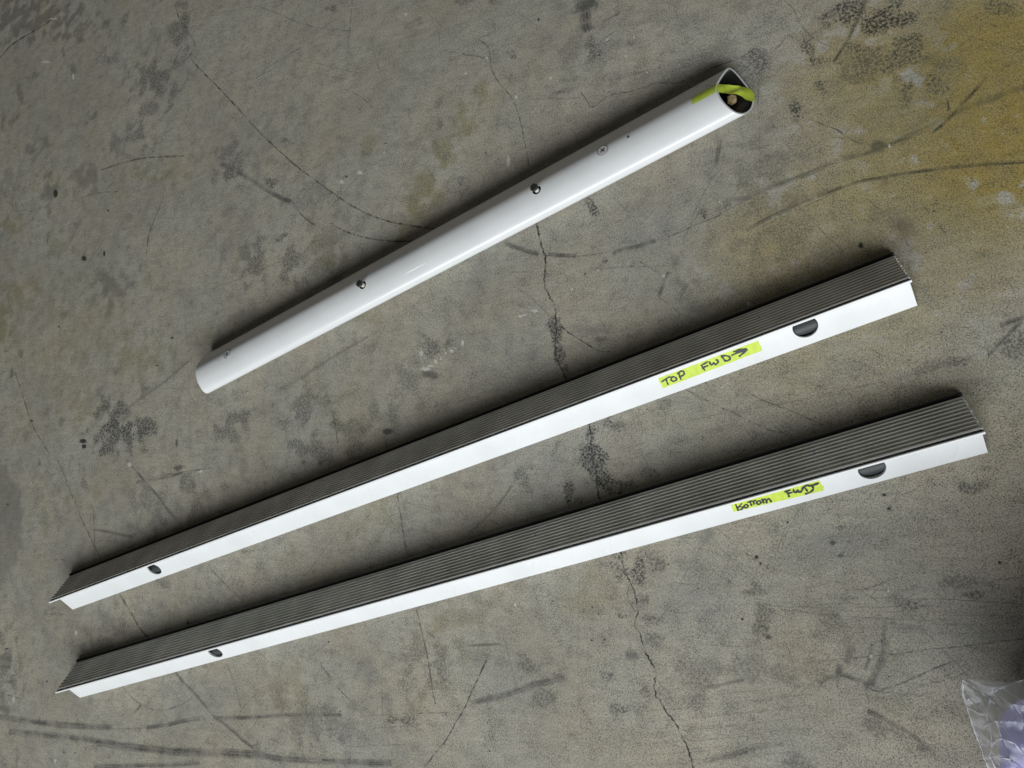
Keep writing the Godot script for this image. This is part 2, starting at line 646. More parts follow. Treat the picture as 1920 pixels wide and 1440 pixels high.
func floor_marks() -> void:
	scratch(7.8, 0.80, [-2330, -1380, -2292, -1400, -2252, -1409, -2172, -1415, -2083, -1423, -2060, -1438, -1998, -1446, -1975, -1457])
	scratch(4.0, 0.80, [-1529, -1271, -1516, -1241, -1481, -1192, -1447, -1144, -1459, -1112, -1410, -1057, -1349, -997, -1282, -928, -1217, -859, -1179, -822, -1098, -747, -1009, -675, -929, -615, -861, -576, -797, -551, -732, -531])
	scratch(4.1, 0.60, [-1100, -664, -1083, -643, -1060, -618, -1037, -600, -1007, -581])
	scratch(4.0, 0.75, [-986, -591, -957, -571, -922, -554, -875, -536, -830, -524, -786, -516])
	scratch(2.3, 0.40, [-1019, -603, -961, -647, -908, -685, -855, -701])
	scratch(5.5, 0.60, [-1772, -885, -1714, -885, -1662, -884, -1590, -877, -1452, -849])
	scratch(4.2, 0.50, [-1844, -824, -1780, -823, -1693, -809])
	scratch(3.8, 0.45, [-1728, -835, -1765, -793])
	scratch(3.9, 0.40, [-2116, -862, -2092, -839, -2059, -827])
	scratch(5.4, 0.65, [-1514, -757, -1536, -712, -1554, -674, -1558, -649, -1558, -622])
	scratch(4.1, 0.50, [-1575, -598, -1576, -578])
	scratch(3.1, 0.45, [-1244, -1179, -1173, -1134, -1106, -1088, -1042, -1053, -951, -1016])
	scratch(3.0, 0.40, [-1229, -996, -1148, -1014, -1071, -1026, -1011, -1033, -981, -1036])
	scratch(2.6, 0.40, [-1132, -1004, -1052, -972, -976, -933, -929, -912])
	scratch(3.7, 0.40, [-955, -1091, -959, -1016, -963, -954])
	scratch(2.9, 0.50, [-717, -896, -684, -880, -623, -851])
	scratch(2.6, 0.45, [-932, -758, -911, -743, -887, -727])
	scratch(2.8, 0.40, [-1228, -989, -1163, -996])
	scratch(2.4, 0.40, [-892, -951, -874, -894])
	scratch(2.9, 0.50, [-944, -872, -915, -849, -891, -824])
	scratch(1.9, 0.35, [-778, -675, -753, -658, -734, -632])
	scratch(2.9, 0.60, [-643, -898, -619, -870, -611, -824, -596, -792, -579, -769, -568, -752, -555, -716, -547, -678, -538, -634, -536, -612])
	scratch(3.9, 0.95, [-521, -501, -514, -475, -511, -455, -504, -439, -505, -420, -506, -392, -502, -377, -495, -362, -487, -347, -486, -328, -486, -301, -488, -269, -481, -250, -468, -220])
	scratch(3.5, 0.90, [-433, -162, -429, -145, -427, -115, -424, -89, -419, -68, -416, -31, -405, -6])
	scratch(2.8, 0.95, [-382, 50, -379, 74, -371, 93, -362, 112, -360, 127, -358, 142, -363, 158, -355, 173, -348, 195, -339, 212, -333, 222, -335, 234, -335, 253, -326, 265, -319, 276, -308, 289, -297, 309, -289, 326, -284, 349])
	scratch(1.9, 0.80, [-370, 101, -373, 120, -365, 135, -359, 143])
	scratch(1.6, 0.60, [-363, 160, -360, 181])
	scratch(2.5, 0.70, [-483, -741, -455, -735])
	scratch(2.3, 0.75, [-435, -730, -425, -711, -413, -693, -404, -696, -384, -705, -365, -706, -346, -703, -332, -704, -318, -704, -305, -706, -285, -702, -265, -695, -252, -697, -230, -700, -198, -707, -167, -709, -142, -719])
	scratch(1.9, 0.50, [-365, -695, -356, -683, -352, -667])
	scratch(1.8, 0.40, [-456, -665, -444, -647, -437, -623])
	scratch(1.7, 0.35, [-552, -747, -494, -731, -423, -713])
	scratch(2.4, 0.60, [-547, -456, -511, -443, -467, -433, -428, -428, -395, -427])
	scratch(2.7, 0.60, [-292, -435, -266, -442, -241, -449, -216, -454, -196, -463])
	scratch(2.4, 0.55, [-196, -463, -143, -483, -74, -499, -41, -504])
	scratch(1.6, 0.50, [-151, -426, -93, -444, -49, -458])
	scratch(1.6, 0.50, [-150, -441, -92, -459, -48, -468])
	scratch(2.8, 0.70, [104, -563, 105, -552, 103, -546])
	scratch(2.3, 0.65, [-69, -579, -49, -563, -37, -555, -22, -539, -8, -525])
	scratch(1.6, 0.55, [-91, -585, -75, -554, -60, -523])
	scratch(1.7, 0.55, [-94, -786, -82, -765, -74, -738, -56, -708, -26, -679])
	scratch(2.6, 0.60, [-135, -693, -139, -664, -141, -642, -143, -624])
	scratch(1.7, 0.50, [-168, -681, -139, -702, -115, -706, -94, -724])
	scratch(1.5, 0.45, [-142, -620, -145, -532, -154, -423])
	scratch(1.4, 0.45, [-129, -598, -95, -529, -62, -479])
	scratch(1.4, 0.40, [-13, -572, 3, -547, 24, -513])
	scratch(1.3, 0.40, [42, -565, 53, -542, 66, -519])
	scratch(1.4, 0.40, [-1, -632, -31, -615, -76, -589])
	scratch(1.2, 0.45, [89, -501, 100, -483, 110, -465, 126, -435])
	scratch(1.4, 0.50, [163, -660, 174, -647, 181, -634])
	scratch(1.3, 0.40, [119, -632, 146, -652, 161, -672])
	scratch(3.0, 0.50, [-396, -815, -381, -819, -365, -823])
	scratch(3.0, 0.50, [-391, -806, -375, -810])
	scratch(1.9, 0.50, [-286, -854, -272, -843, -259, -830])
	scratch(2.0, 0.50, [-410, -401, -382, -399, -351, -396, -288, -388])
	scratch(2.0, 0.50, [-366, -409, -367, -396])
	scratch(1.8, 0.45, [-337, -402, -320, -388, -301, -373])
	scratch(1.7, 0.45, [-309, -339, -292, -324, -275, -306])
	scratch(1.7, 0.45, [-291, -360, -275, -340, -257, -321])
	scratch(2.0, 0.50, [-568, -396, -542, -378, -517, -354, -493, -327])
	scratch(2.9, 0.75, [-480, -318, -467, -303, -450, -290, -431, -277, -413, -264, -390, -260])
	scratch(1.8, 0.40, [-568, -421, -517, -413])
	scratch(1.5, 0.30, [-468, -338, -375, -328])
	scratch(1.6, 0.50, [-335, -465, -321, -476, -303, -491, -285, -510])
	scratch(1.7, 0.40, [-379, -520, -352, -487])
	scratch(1.7, 0.50, [-232, -477, -258, -442, -269, -418])
	scratch(2.6, 0.40, [-226, -506, -240, -483, -251, -460])
	scratch(1.5, 0.50, [-214, -508, -182, -501, -150, -496])
	scratch(3.5, 0.60, [-962, -201, -954, -180, -949, -159, -944, -138])
	scratch(3.3, 0.60, [-835, -148, -830, -133, -825, -115])
	scratch(2.4, 0.50, [-826, -155, -832, -151, -836, -143])
	scratch(3.4, 0.55, [-805, -50, -801, -38, -793, -2, -786, 30, -778, 62])
	scratch(3.9, 0.55, [-757, 148, -755, 156, -741, 199, -731, 229, -725, 254, -719, 283, -712, 308])
	scratch(2.1, 0.45, [-619, -1, -598, 11, -583, 19])
	scratch(2.0, 0.50, [-721, -33, -715, -36, -704, -40])
	scratch(1.7, 0.40, [-650, 15, -624, 9, -598, 6])
	scratch(2.2, 0.40, [-880, -339, -944, -316, -990, -297])
	scratch(2.5, 0.45, [-1078, -123, -1072, -107, -1069, -96])
	scratch(4.5, 0.60, [-2048, -374, -2018, -333, -1976, -274, -1939, -224, -1890, -181, -1859, -153])
	scratch(4.0, 0.65, [-1833, -145, -1824, -139, -1789, -99, -1762, -64, -1731, -28, -1711, -1, -1679, 33, -1651, 63, -1615, 100])
	scratch(3.2, 0.55, [-1670, -22, -1663, -13, -1646, 69, -1639, 113])
	scratch(3.3, 0.55, [-1636, 198, -1629, 250, -1622, 306])
	scratch(2.7, 0.40, [-1585, 222, -1576, 257, -1569, 293])
	scratch(2.9, 0.35, [-1766, 208, -1814, 226, -1674, 220])
	scratch(2.8, 0.45, [-1369, -345, -1468, -293, -1600, -236])
	scratch(3.1, 0.60, [-1491, -84, -1425, -90, -1358, -95, -1261, -102])
	scratch(3.8, 0.50, [-1273, 97, -1236, 125, -1183, 156, -1160, 170])
	scratch(5.7, 0.60, [-1541, 171, -1501, 205, -1467, 236, -1438, 253, -1424, 261])
	scratch(2.9, 0.30, [-1555, 200, -1533, 227, -1504, 241])
	scratch(2.7, 0.60, [-1509, 357, -1501, 361, -1471, 378, -1441, 388, -1404, 393, -1363, 389, -1328, 377, -1306, 367, -1289, 355])
	scratch(2.7, 0.55, [-1201, 287, -1180, 315, -1155, 363])
	scratch(2.4, 0.45, [-1157, 369, -1137, 349, -1118, 333])
	scratch(2.5, 0.45, [-1238, 290, -1258, 312, -1271, 328])
	scratch(3.7, 0.40, [-2021, -145, -2000, -90, -1982, -23])
	scratch(2.7, 0.45, [-1524, 445, -1419, 431])
	scratch(4.7, 0.70, [-1784, 453, -1783, 461, -1778, 466])
	scratch(4.7, 0.60, [-1795, 483, -1792, 500])
	scratch(4.1, 0.50, [-1476, 433, -1473, 441])
	scratch(3.3, 0.50, [-1949, 416, -1861, 421])
	scratch(2.5, 0.40, [-1259, 446, -1238, 429])
	scratch(3.1, 0.80, [-615, 230, -625, 248, -635, 267, -643, 282, -651, 299, -661, 316, -671, 330, -683, 350, -696, 368, -715, 389, -732, 408])
	scratch(2.8, 0.60, [-964, 264, -950, 277, -924, 299, -905, 313, -887, 324])
	scratch(2.2, 0.50, [-987, 256, -968, 240, -947, 228])
	scratch(2.0, 0.40, [-824, 257, -819, 337, -797, 402])
	scratch(2.0, 0.50, [-862, 344, -772, 330, -687, 318])
	scratch(1.8, 0.40, [-838, 361, -739, 343])
	scratch(1.8, 0.40, [-895, 398, -770, 378])
	scratch(1.6, 0.50, [-528, 119, -522, 136, -513, 149])
	scratch(1.4, 0.40, [-559, 142, -530, 169])
	scratch(2.6, 0.70, [-57, 215, -52, 218, -43, 220])
	scratch(1.9, 0.60, [-43, 213, -45, 220])
	scratch(1.7, 0.60, [-138, 195, -114, 190, -91, 185, -51, 178, -12, 171, 18, 164, 62, 156, 118, 144])
	scratch(2.5, 0.60, [-42, 219, -21, 210, 0, 199, 31, 182, 53, 173])
	scratch(1.5, 0.55, [-19, 225, -10, 218, 12, 206, 29, 200, 56, 188])
	scratch(1.2, 0.50, [-10, 227, 5, 220, 18, 215])
	scratch(1.3, 0.40, [-79, 234, -47, 228, -10, 221])
	scratch(1.3, 0.50, [-94, 108, -56, 106, -22, 103, 0, 104, 38, 102, 81, 103, 122, 104])
	scratch(1.6, 0.45, [-171, 125, -120, 127, -84, 129, -55, 130, 6, 129, 50, 132])
	scratch(2.0, 0.50, [-49, 94, -33, 88, -23, 83, -9, 77])
	scratch(1.6, 0.40, [-52, 96, -40, 104, -29, 114])
	scratch(1.3, 0.40, [-72, 95, -30, 94, 10, 92])
	scratch(1.2, 0.50, [78, 2, 78, 21, 81, 31])
	scratch(1.2, 0.45, [54, 87, 77, 81, 106, 75, 125, 73])
	scratch(1.2, 0.40, [-88, -2, -42, -3, 2, -4])
	scratch(1.2, 0.40, [-70, 23, -6, 22])
	scratch(1.3, 0.40, [-70, 282, -39, 276, -14, 271])
	scratch(1.2, 0.40, [-399, 259, -310, 244, -220, 227])
	scratch(1.2, 0.40, [-340, 261, -255, 246, -168, 229])
	scratch(1.1, 0.40, [-283, 262, -202, 248, -120, 231])
	scratch(1.2, 0.40, [-343, 276, -258, 261, -172, 244])
	scratch(1.1, 0.40, [-287, 278, -206, 263, -123, 245])
	scratch(1.2, 0.40, [-347, 292, -262, 276, -176, 258])
	scratch(1.1, 0.40, [-291, 293, -209, 278, -127, 260])
	scratch(1.2, 0.40, [-351, 308, -266, 292, -179, 273])
	scratch(1.1, 0.40, [-294, 308, -213, 292, -130, 274])
	scratch(1.2, 0.40, [-354, 323, -269, 307, -183, 288])
	scratch(1.1, 0.40, [-298, 323, -217, 307, -134, 288])
	scratch(1.2, 0.40, [-358, 339, -273, 322, -186, 302])
	scratch(1.1, 0.40, [-301, 338, -220, 322, -137, 303])
	scratch(1.2, 0.40, [-362, 354, -277, 337, -190, 317])
	scratch(1.0, 0.35, [-164, 121, -83, 119, 5, 113])
	scratch(1.0, 0.35, [-98, 123, -22, 121, 61, 115])
	scratch(0.9, 0.35, [-36, 125, 36, 122, 114, 117])
	scratch(1.0, 0.35, [-103, 134, -26, 131, 57, 126])
	scratch(0.9, 0.35, [-41, 136, 31, 133, 110, 127])
	scratch(1.0, 0.35, [-108, 145, -31, 142, 52, 136])
	scratch(0.9, 0.35, [-46, 146, 27, 144, 106, 138])
	scratch(1.6, 0.60, [-199, 50, -182, 61, -167, 72])
	scratch(1.5, 0.50, [-245, 77, -227, 88, -209, 98])
	scratch(1.5, 0.40, [-284, 176, -254, 179, -203, 178])
	scratch(1.5, 0.50, [-212, 72, -197, 79])
	scratch(1.8, 0.55, [-107, -466, -90, -440, -67, -405, -54, -387, -41, -370])
	scratch(1.9, 0.55, [-2, -437, 13, -418, 26, -399, 34, -383, 41, -360])
	scratch(1.7, 0.60, [63, -417, 71, -400])
	scratch(1.6, 0.60, [78, -386, 85, -373])
	scratch(1.3, 0.45, [123, -434, 135, -406])
	scratch(1.4, 0.40, [52, -412, 100, -421, 138, -432])
	scratch(1.4, 0.55, [69, -243, 84, -243, 102, -242])
	scratch(1.3, 0.50, [148, -298, 151, -287, 154, -271])
	scratch(1.4, 0.50, [-155, -156, -69, -169, 23, -184, 86, -196])
	scratch(1.3, 0.45, [100, -223, 116, -210])
	scratch(2.2, 0.55, [-273, -189, -244, -171, -226, -160, -208, -151, -157, -122, -138, -116])
	scratch(2.1, 0.60, [-146, -125, -138, -116, -125, -105])
	scratch(1.5, 0.45, [-269, -142, -239, -146, -208, -151, -155, -156, -90, -163, -47, -168])
	scratch(1.4, 0.45, [-49, -168, -41, -152, -33, -137])
	scratch(2.1, 0.55, [-183, -178, -166, -167, -140, -154, -115, -142, -85, -124])
	scratch(1.6, 0.40, [-208, -176, -208, -129])
	scratch(1.5, 0.40, [-155, -149, -164, -134])
	scratch(2.3, 0.60, [-393, -157, -397, -152, -405, -139, -410, -127])
	scratch(1.9, 0.60, [-290, -94, -277, -95, -259, -92])
	scratch(1.5, 0.40, [-305, -101, -289, -85])
	scratch(1.4, 0.35, [-263, -221, -236, -210, -204, -184])
	scratch(1.2, 0.40, [-80, -20, -27, -23])
	scratch(1.3, 0.45, [20, -144, 25, -123])
	smear(10.5, 0.70, [-1327, -799, -1285, -777, -1258, -760, -1206, -726, -1156, -691, -1100, -660])
	smear(9.1, 0.55, [-1521, -1112, -1504, -1136, -1492, -1154])
	smear(9.2, 0.60, [-584, -477, -568, -468, -537, -453, -517, -444])
	smear(7.8, 0.70, [-498, -442, -477, -436, -447, -430])
	smear(8.1, 0.65, [-377, -426, -359, -427, -336, -429, -311, -433])
	smear(9.8, 0.40, [-198, -479, -167, -475, -143, -483, -113, -489, -74, -496, -41, -506, -3, -509, 33, -516, 74, -527, 93, -534, 132, -546, 188, -556, 200, -558])
	smear(4.4, 0.60, [-17, -506, 10, -510, 33, -516, 51, -520])
	smear(7.9, 0.50, [-170, -424, -150, -433, -99, -451, -55, -461])
	smear(5.0, 0.80, [-55, -461, -12, -468, 14, -468, 39, -468, 87, -465, 116, -462, 143, -459, 189, -452])
	smear(4.2, 0.85, [155, -586, 134, -564, 118, -549, 103, -534, 82, -518])
	smear(4.8, 0.85, [19, -751, 6, -724, -5, -702, -19, -680, -33, -662])
	smear(14.9, 0.60, [-439, -914, -434, -885, -428, -862])
	smear(23.2, 0.90, [-421, -907, -422, -870, -420, -839])
	smear(4.1, 0.60, [-390, -849, -376, -851, -361, -854])
	smear(7.7, 0.50, [-202, -580, -206, -560, -211, -537])
	smear(5.2, 0.70, [-291, -377, -298, -364, -302, -355, -309, -339])
	smear(4.8, 0.40, [-568, -50, -588, -26, -612, -2, -644, 24, -660, 35])
	smear(7.4, 0.30, [-880, -339, -944, -316, -990, -297, -1058, -267, -1100, -254])
	smear(6.2, 0.35, [-1369, -345, -1418, -319, -1468, -293, -1534, -266, -1600, -236])
	smear(5.9, 0.60, [-1517, -72, -1509, -77, -1442, -82, -1371, -92])
	smear(5.9, 0.60, [-1566, -129, -1535, -108, -1475, -65, -1436, -38, -1417, -20, -1380, 5, -1358, 18])
	smear(5.6, 0.65, [-1352, 312, -1343, 317, -1318, 333, -1289, 347, -1260, 365, -1228, 384, -1200, 395, -1172, 406, -1145, 419, -1117, 430])
	smear(6.8, 0.70, [-1462, 406, -1452, 398, -1441, 389])
	smear(4.6, 0.50, [-1652, 31, -1627, 33, -1579, 38, -1514, 46])
	smear(14.2, 0.65, [-1949, 470, -1916, 468, -1884, 467, -1780, 464, -1660, 456, -1525, 443])
	smear(7.7, 0.60, [-1419, 431, -1360, 418, -1302, 403, -1264, 395])
	smear(6.8, 0.65, [-1227, 390, -1170, 383, -1121, 376, -1061, 366, -1015, 359, -958, 353, -909, 348])
	smear(13.8, 0.60, [-1895, 497, -1837, 493, -1776, 488, -1632, 479, -1541, 477])
	smear(16.5, 0.75, [-1577, 478, -1497, 476, -1455, 473, -1373, 468, -1295, 461, -1192, 449, -1116, 441, -1082, 439])
	smear(11.8, 0.65, [-1116, 437, -1082, 440, -1042, 438, -948, 429, -859, 419, -797, 412])
	smear(16.6, 0.40, [-1953, 449, -1920, 449, -1862, 447])
	smear(15.4, 0.50, [-1977, 338, -1943, 337, -1917, 339])
	smear(8.5, 0.50, [-1972, 362, -1918, 355])
	smear(8.5, 0.50, [-1965, 395, -1900, 388])
	smear(9.2, 0.55, [-1578, 529, -1483, 514, -1370, 496, -1308, 485, -1256, 476])
	smear(10.7, 0.60, [-646, 299, -626, 294, -610, 289, -587, 282, -568, 275, -554, 269])
	smear(11.1, 0.60, [-554, 271, -533, 261, -503, 252, -478, 243])
	smear(4.6, 0.35, [-678, 216, -647, 210, -588, 203])
	smear(5.8, 0.45, [-27, 133, -30, 147, -31, 157])
	smear(10.9, 0.75, [-30, 157, -31, 171, -38, 187, -45, 202, -51, 214])
	smear(5.2, 0.50, [-44, 163, -48, 174, -51, 184, -56, 196])
	smear(7.9, 0.35, [-69, 167, -73, 178, -78, 190])
	smear(6.6, 0.65, [-112, 217, -104, 211, -96, 207, -83, 204, -67, 208, -52, 213])
	smear(7.6, 0.75, [-56, 245, -46, 249, -37, 254, -26, 259])
	smear(6.1, 0.55, [-26, 259, -13, 265, -4, 271, 5, 278])
	smear(6.3, 0.25, [-39, 238, -29, 242, -18, 247])
	smear(2.9, 0.45, [-249, 235, -227, 227, -207, 222])
	smear(9.2, 0.65, [-261, 331, -232, 322, -209, 313])
	smear(5.5, 0.55, [-209, 313, -182, 304, -161, 298])
	smear(5.1, 0.45, [-278, 243, -249, 234, -209, 222])
	smear(5.7, 0.70, [134, -239, 145, -243, 163, -248])
	smear(3.8, 0.70, [117, -202, 130, -215, 141, -227, 157, -243])
	blot(-86, 200, 10.2, 7.5, 106, 0.70, 0)
	blot(10, 110, 25.2, 8.5, 176, 0.50, 1)
	blot(75, 96, 14.7, 5.7, 175, 0.50, 1)
	blot(-31, 110, 37.4, 9.3, 176, 0.30, 1)
	blot(-103, 134, 33.2, 9.5, 175, 0.30, 1)
	blot(60, 80, 34.5, 7.7, 177, 0.30, 1)
	blot(5, 281, 7.1, 3.6, 167, 0.50, 0)
	blot(137, -215, 20.4, 18.0, -172, 0.50, 1)
	blot(98, -203, 45.5, 8.8, 156, 0.45, 1)
	blot(49, -192, 43.3, 8.5, 167, 0.30, 1)
	blot(36, -375, 29.0, 14.2, 93, 0.35, 0)
	blot(3, -421, 27.2, 19.3, -161, 0.20, 1)
	blot(-2242, -1495, 360.7, 71.2, -159, 0.42, 0)
	blot(-1587, -1087, 111.3, 64.2, -148, 0.50, 1)
	blot(-1598, -1016, 55.9, 34.2, -147, 0.40, 1)
	blot(-1625, -951, 63.0, 32.7, -156, 0.45, 1)
	blot(-1722, -938, 47.7, 32.1, -133, 0.40, 1)
	blot(-1796, -1219, 45.8, 20.5, -155, 0.40, 1)
	blot(-1502, -1209, 73.3, 37.1, 73, 0.55, 1)
	blot(-1284, -766, 58.0, 32.1, -158, 0.55, 1)
	blot(-1297, -821, 54.8, 25.2, -161, 0.40, 1)
	blot(-1161, -719, 25.1, 18.5, 55, 0.60, 1)
	blot(-1198, -543, 56.2, 39.5, 69, 0.45, 1)
	blot(-1089, -519, 48.2, 29.1, 77, 0.50, 1)
	blot(-1077, -488, 35.3, 14.6, 83, 0.40, 1)
	blot(-1222, -450, 45.0, 35.4, -144, 0.40, 5)
	blot(-1282, -575, 50.7, 37.1, -148, 0.40, 5)
	blot(-1211, -794, 69.8, 36.6, -159, 0.35, 5)
	blot(-1183, -838, 103.3, 48.9, -159, 0.30, 5)
	blot(-1227, -596, 103.0, 62.8, 75, 0.25, 5)
	blot(-485, -305, 31.2, 15.6, 88, 0.90, 1)
	blot(-481, -263, 20.0, 13.5, 86, 0.75, 1)
	blot(-469, -240, 12.6, 9.5, 84, 0.50, 1)
	blot(-423, -93, 35.4, 27.0, 89, 0.85, 1)
	blot(-426, -127, 25.6, 12.7, 90, 0.70, 1)
	blot(-415, -51, 32.0, 21.6, -178, 0.80, 1)
	blot(-467, -44, 16.9, 12.9, 90, 0.70, 1)
	blot(-467, -24, 13.4, 11.1, 91, 0.70, 1)
	blot(-449, -22, 18.2, 10.0, -179, 0.50, 1)
	blot(-378, -50, 20.7, 6.5, -178, 0.50, 1)
	blot(-322, -61, 18.2, 11.2, -178, 0.45, 1)
	blot(-548, -54, 17.8, 17.4, -153, 0.40, 1)
	blot(-558, -67, 17.6, 13.9, 87, 0.40, 1)
	blot(-383, 69, 24.0, 21.9, 161, 0.70, 1)
	blot(-356, 80, 25.0, 13.3, 93, 0.70, 1)
	blot(-387, 93, 12.8, 11.7, 114, 0.50, 1)
	blot(-379, 149, 18.5, 10.7, 174, 0.65, 1)
	blot(-339, 152, 17.9, 9.0, 174, 0.50, 1)
	blot(-372, 188, 19.7, 7.4, 92, 0.65, 1)
	blot(-364, 201, 11.6, 8.9, 165, 0.70, 0)
	blot(-349, 119, 14.9, 12.2, 167, 0.45, 1)
	blot(-402, 236, 15.3, 9.0, 171, 0.50, 1)
	blot(-349, 250, 12.3, 10.7, 124, 0.50, 1)
	blot(-430, 248, 8.7, 6.0, 168, 0.45, 5)
	blot(-387, 280, 18.3, 8.8, 171, 0.50, 1)
	blot(-271, 246, 28.7, 14.9, 95, 0.30, 1)
	blot(-493, 241, 27.2, 9.4, 173, 0.40, 1)
	blot(-539, 233, 33.9, 20.7, 171, 0.40, 1)
	blot(-512, 278, 20.2, 12.4, 170, 0.40, 1)
	blot(27, -706, 69.4, 40.2, -153, 0.85, 1)
	blot(63, -666, 32.0, 23.2, -145, 0.55, 1)
	blot(22, -662, 43.5, 27.9, -152, 0.45, 1)
	blot(62, -606, 42.1, 18.9, -160, 0.60, 1)
	blot(-66, -689, 24.7, 19.0, -135, 0.60, 1)
	blot(-56, -633, 10.8, 7.3, -152, 0.60, 1)
	blot(-90, -598, 15.6, 8.2, 89, 0.85, 1)
	blot(129, -600, 19.4, 14.5, 78, 0.55, 5)
	blot(130, -604, 14.6, 10.9, 78, 0.40, 1)
	blot(18, -514, 9.5, 8.1, -127, 0.65, 0)
	blot(-193, -468, 10.6, 8.6, 74, 0.85, 0)
	blot(-195, -468, 21.7, 18.1, -145, 0.40, 1)
	blot(-139, -698, 28.0, 21.3, -137, 0.55, 1)
	blot(-152, -667, 41.3, 27.4, 81, 0.35, 1)
	blot(56, -577, 16.9, 13.6, -139, 0.40, 1)
	blot(99, -622, 19.9, 10.8, -157, 0.35, 1)
	blot(-7, -642, 44.8, 31.9, -148, 0.30, 1)
	blot(173, -679, 12.9, 8.9, -146, 0.50, 1)
	blot(177, -594, 7.5, 5.8, -144, 0.30, 1)
	blot(-205, -767, 18.0, 10.6, -152, 0.35, 5)
	blot(-415, -507, 14.3, 8.5, 85, 0.90, 1)
	blot(-426, -520, 8.4, 7.0, -132, 0.50, 1)
	blot(-433, -397, 8.6, 7.3, 65, 0.80, 1)
	blot(-381, -423, 4.9, 4.3, -132, 0.50, 1)
	blot(-395, -414, 5.6, 4.5, 74, 0.60, 1)
	blot(-255, -310, 24.6, 9.2, -171, 0.50, 5)
	blot(-276, -370, 20.8, 12.5, 88, 0.50, 0)
	blot(-253, -358, 10.1, 8.4, -156, 0.30, 0)
	blot(-308, -467, 40.0, 19.5, -166, 0.40, 5)
	blot(-421, -302, 20.5, 8.0, -172, 0.40, 5)
	blot(-407, -282, 9.2, 4.4, -172, 0.50, 0)
	blot(-340, -448, 21.9, 14.2, -163, 0.30, 5)
	blot(-532, -268, 14.1, 7.3, -172, 0.40, 5)
	blot(-232, -456, 12.2, 6.6, 89, 0.60, 1)
	blot(-740, -255, 16.3, 7.8, -172, 0.70, 0)
	blot(-724, -303, 41.9, 23.6, -170, 0.50, 1)
	blot(-778, -258, 43.2, 23.8, -171, 0.30, 1)
	blot(-1037, -211, 62.3, 44.4, -168, 0.42, 1)
	blot(-1004, -130, 65.3, 27.0, -176, 0.45, 1)
	blot(-949, -169, 31.2, 20.9, 81, 0.45, 1)
	blot(-830, -154, 11.0, 4.9, -175, 0.90, 0)
	blot(-718, -185, 6.0, 5.5, 52, 0.90, 0)
	blot(-722, -195, 13.5, 5.7, 87, 0.40, 1)
	blot(-1026, -105, 6.9, 4.1, -174, 0.60, 0)
	blot(-987, -101, 5.4, 4.1, -170, 0.60, 0)
	blot(-907, -106, 38.2, 10.0, -177, 0.35, 1)
	blot(-1630, -206, 56.2, 45.8, -137, 0.95, 1)
	blot(-1531, -191, 59.8, 24.4, -174, 0.85, 1)
	blot(-1645, -151, 35.7, 17.4, -174, 0.70, 1)
	blot(-1572, -178, 42.1, 22.0, -173, 0.60, 1)
	blot(-1686, -287, 35.2, 19.2, -169, 0.45, 5)
	blot(-1513, -296, 28.4, 16.0, -169, 0.50, 5)
	blot(-1641, -348, 28.3, 10.3, -172, 0.40, 5)
	blot(-2071, -380, 20.9, 13.8, -159, 0.50, 0)
	blot(-1380, -103, 13.6, 5.8, -176, 0.70, 0)
	blot(-1397, -164, 10.7, 5.1, 80, 0.80, 0)
	blot(-1729, -178, 12.4, 5.1, -174, 0.90, 4)
	blot(-1723, -165, 8.3, 5.0, -170, 0.90, 4)
	blot(-1347, -2, 20.2, 17.5, -157, 0.60, 1)
	blot(-1331, -8, 22.5, 14.5, 79, 0.50, 1)
	blot(-1412, 14, 20.6, 13.5, -174, 0.40, 1)
	blot(-1362, -65, 39.3, 26.3, 77, 0.40, 1)
	blot(-1300, 127, 22.6, 20.9, -150, 0.45, 5)
	blot(-1224, -206, 53.5, 22.5, -174, 0.45, 1)
	blot(-1236, -173, 53.7, 26.9, -174, 0.40, 1)
	blot(-1201, -216, 31.4, 22.2, -167, 0.30, 5)
	blot(-1214, -106, 46.3, 22.0, -176, 0.35, 5)
	blot(-1463, -331, 44.0, 14.8, -173, 0.20, 5)
	blot(-1937, 365, 91.8, 56.1, 74, 0.40, 1)
	blot(-853, 265, 19.8, 18.6, 110, 0.38, 5)
	blot(-819, 253, 16.1, 14.0, 166, 0.36, 5)
	blot(-791, 242, 18.0, 10.5, 173, 0.34, 5)
	blot(-714, 244, 13.8, 12.6, 109, 0.36, 5)
	blot(-672, 237, 15.4, 14.2, 116, 0.40, 5)
	blot(-627, 233, 16.1, 11.5, 170, 0.40, 5)
	blot(-592, 230, 13.7, 9.7, 170, 0.36, 5)
	blot(-811, 318, 20.4, 10.3, 172, 0.40, 5)
	blot(-782, 342, 33.3, 7.6, 173, 0.55, 1)
	blot(-697, 323, 9.4, 4.9, 171, 0.70, 1)
	blot(-962, 393, 17.5, 12.4, 168, 0.30, 5)
	blot(-775, 395, 13.2, 8.3, 168, 0.40, 5)
	blot(-847, 417, 10.4, 5.9, 169, 0.40, 0)
	blot(-908, 122, 37.1, 7.6, 177, 0.50, 1)
	blot(-1023, 136, 26.6, 9.8, 177, 0.30, 1)
	blot(-658, 142, 25.8, 20.7, 93, 0.25, 5)
	blot(-1161, 158, 72.4, 40.6, 178, 0.25, 5)
	blot(-1335, 385, 47.2, 20.2, 173, 0.20, 5)
	blot(-182, 143, 28.7, 21.0, 101, 0.40, 1)
	blot(-218, 198, 29.4, 20.9, 166, 0.20, 1)
	blot(-158, 23, 11.4, 7.3, 176, 0.50, 5)
	blot(-254, 32, 13.9, 12.1, 168, 0.60, 5)
	blot(-173, 163, 5.0, 3.5, 168, 0.90, 0)
	blot(-303, 84, 12.8, 9.1, 173, 0.40, 1)
	blot(-323, 174, 24.0, 10.4, 174, 0.35, 1)
	blot(-198, 104, 21.8, 5.8, 176, 0.40, 1)
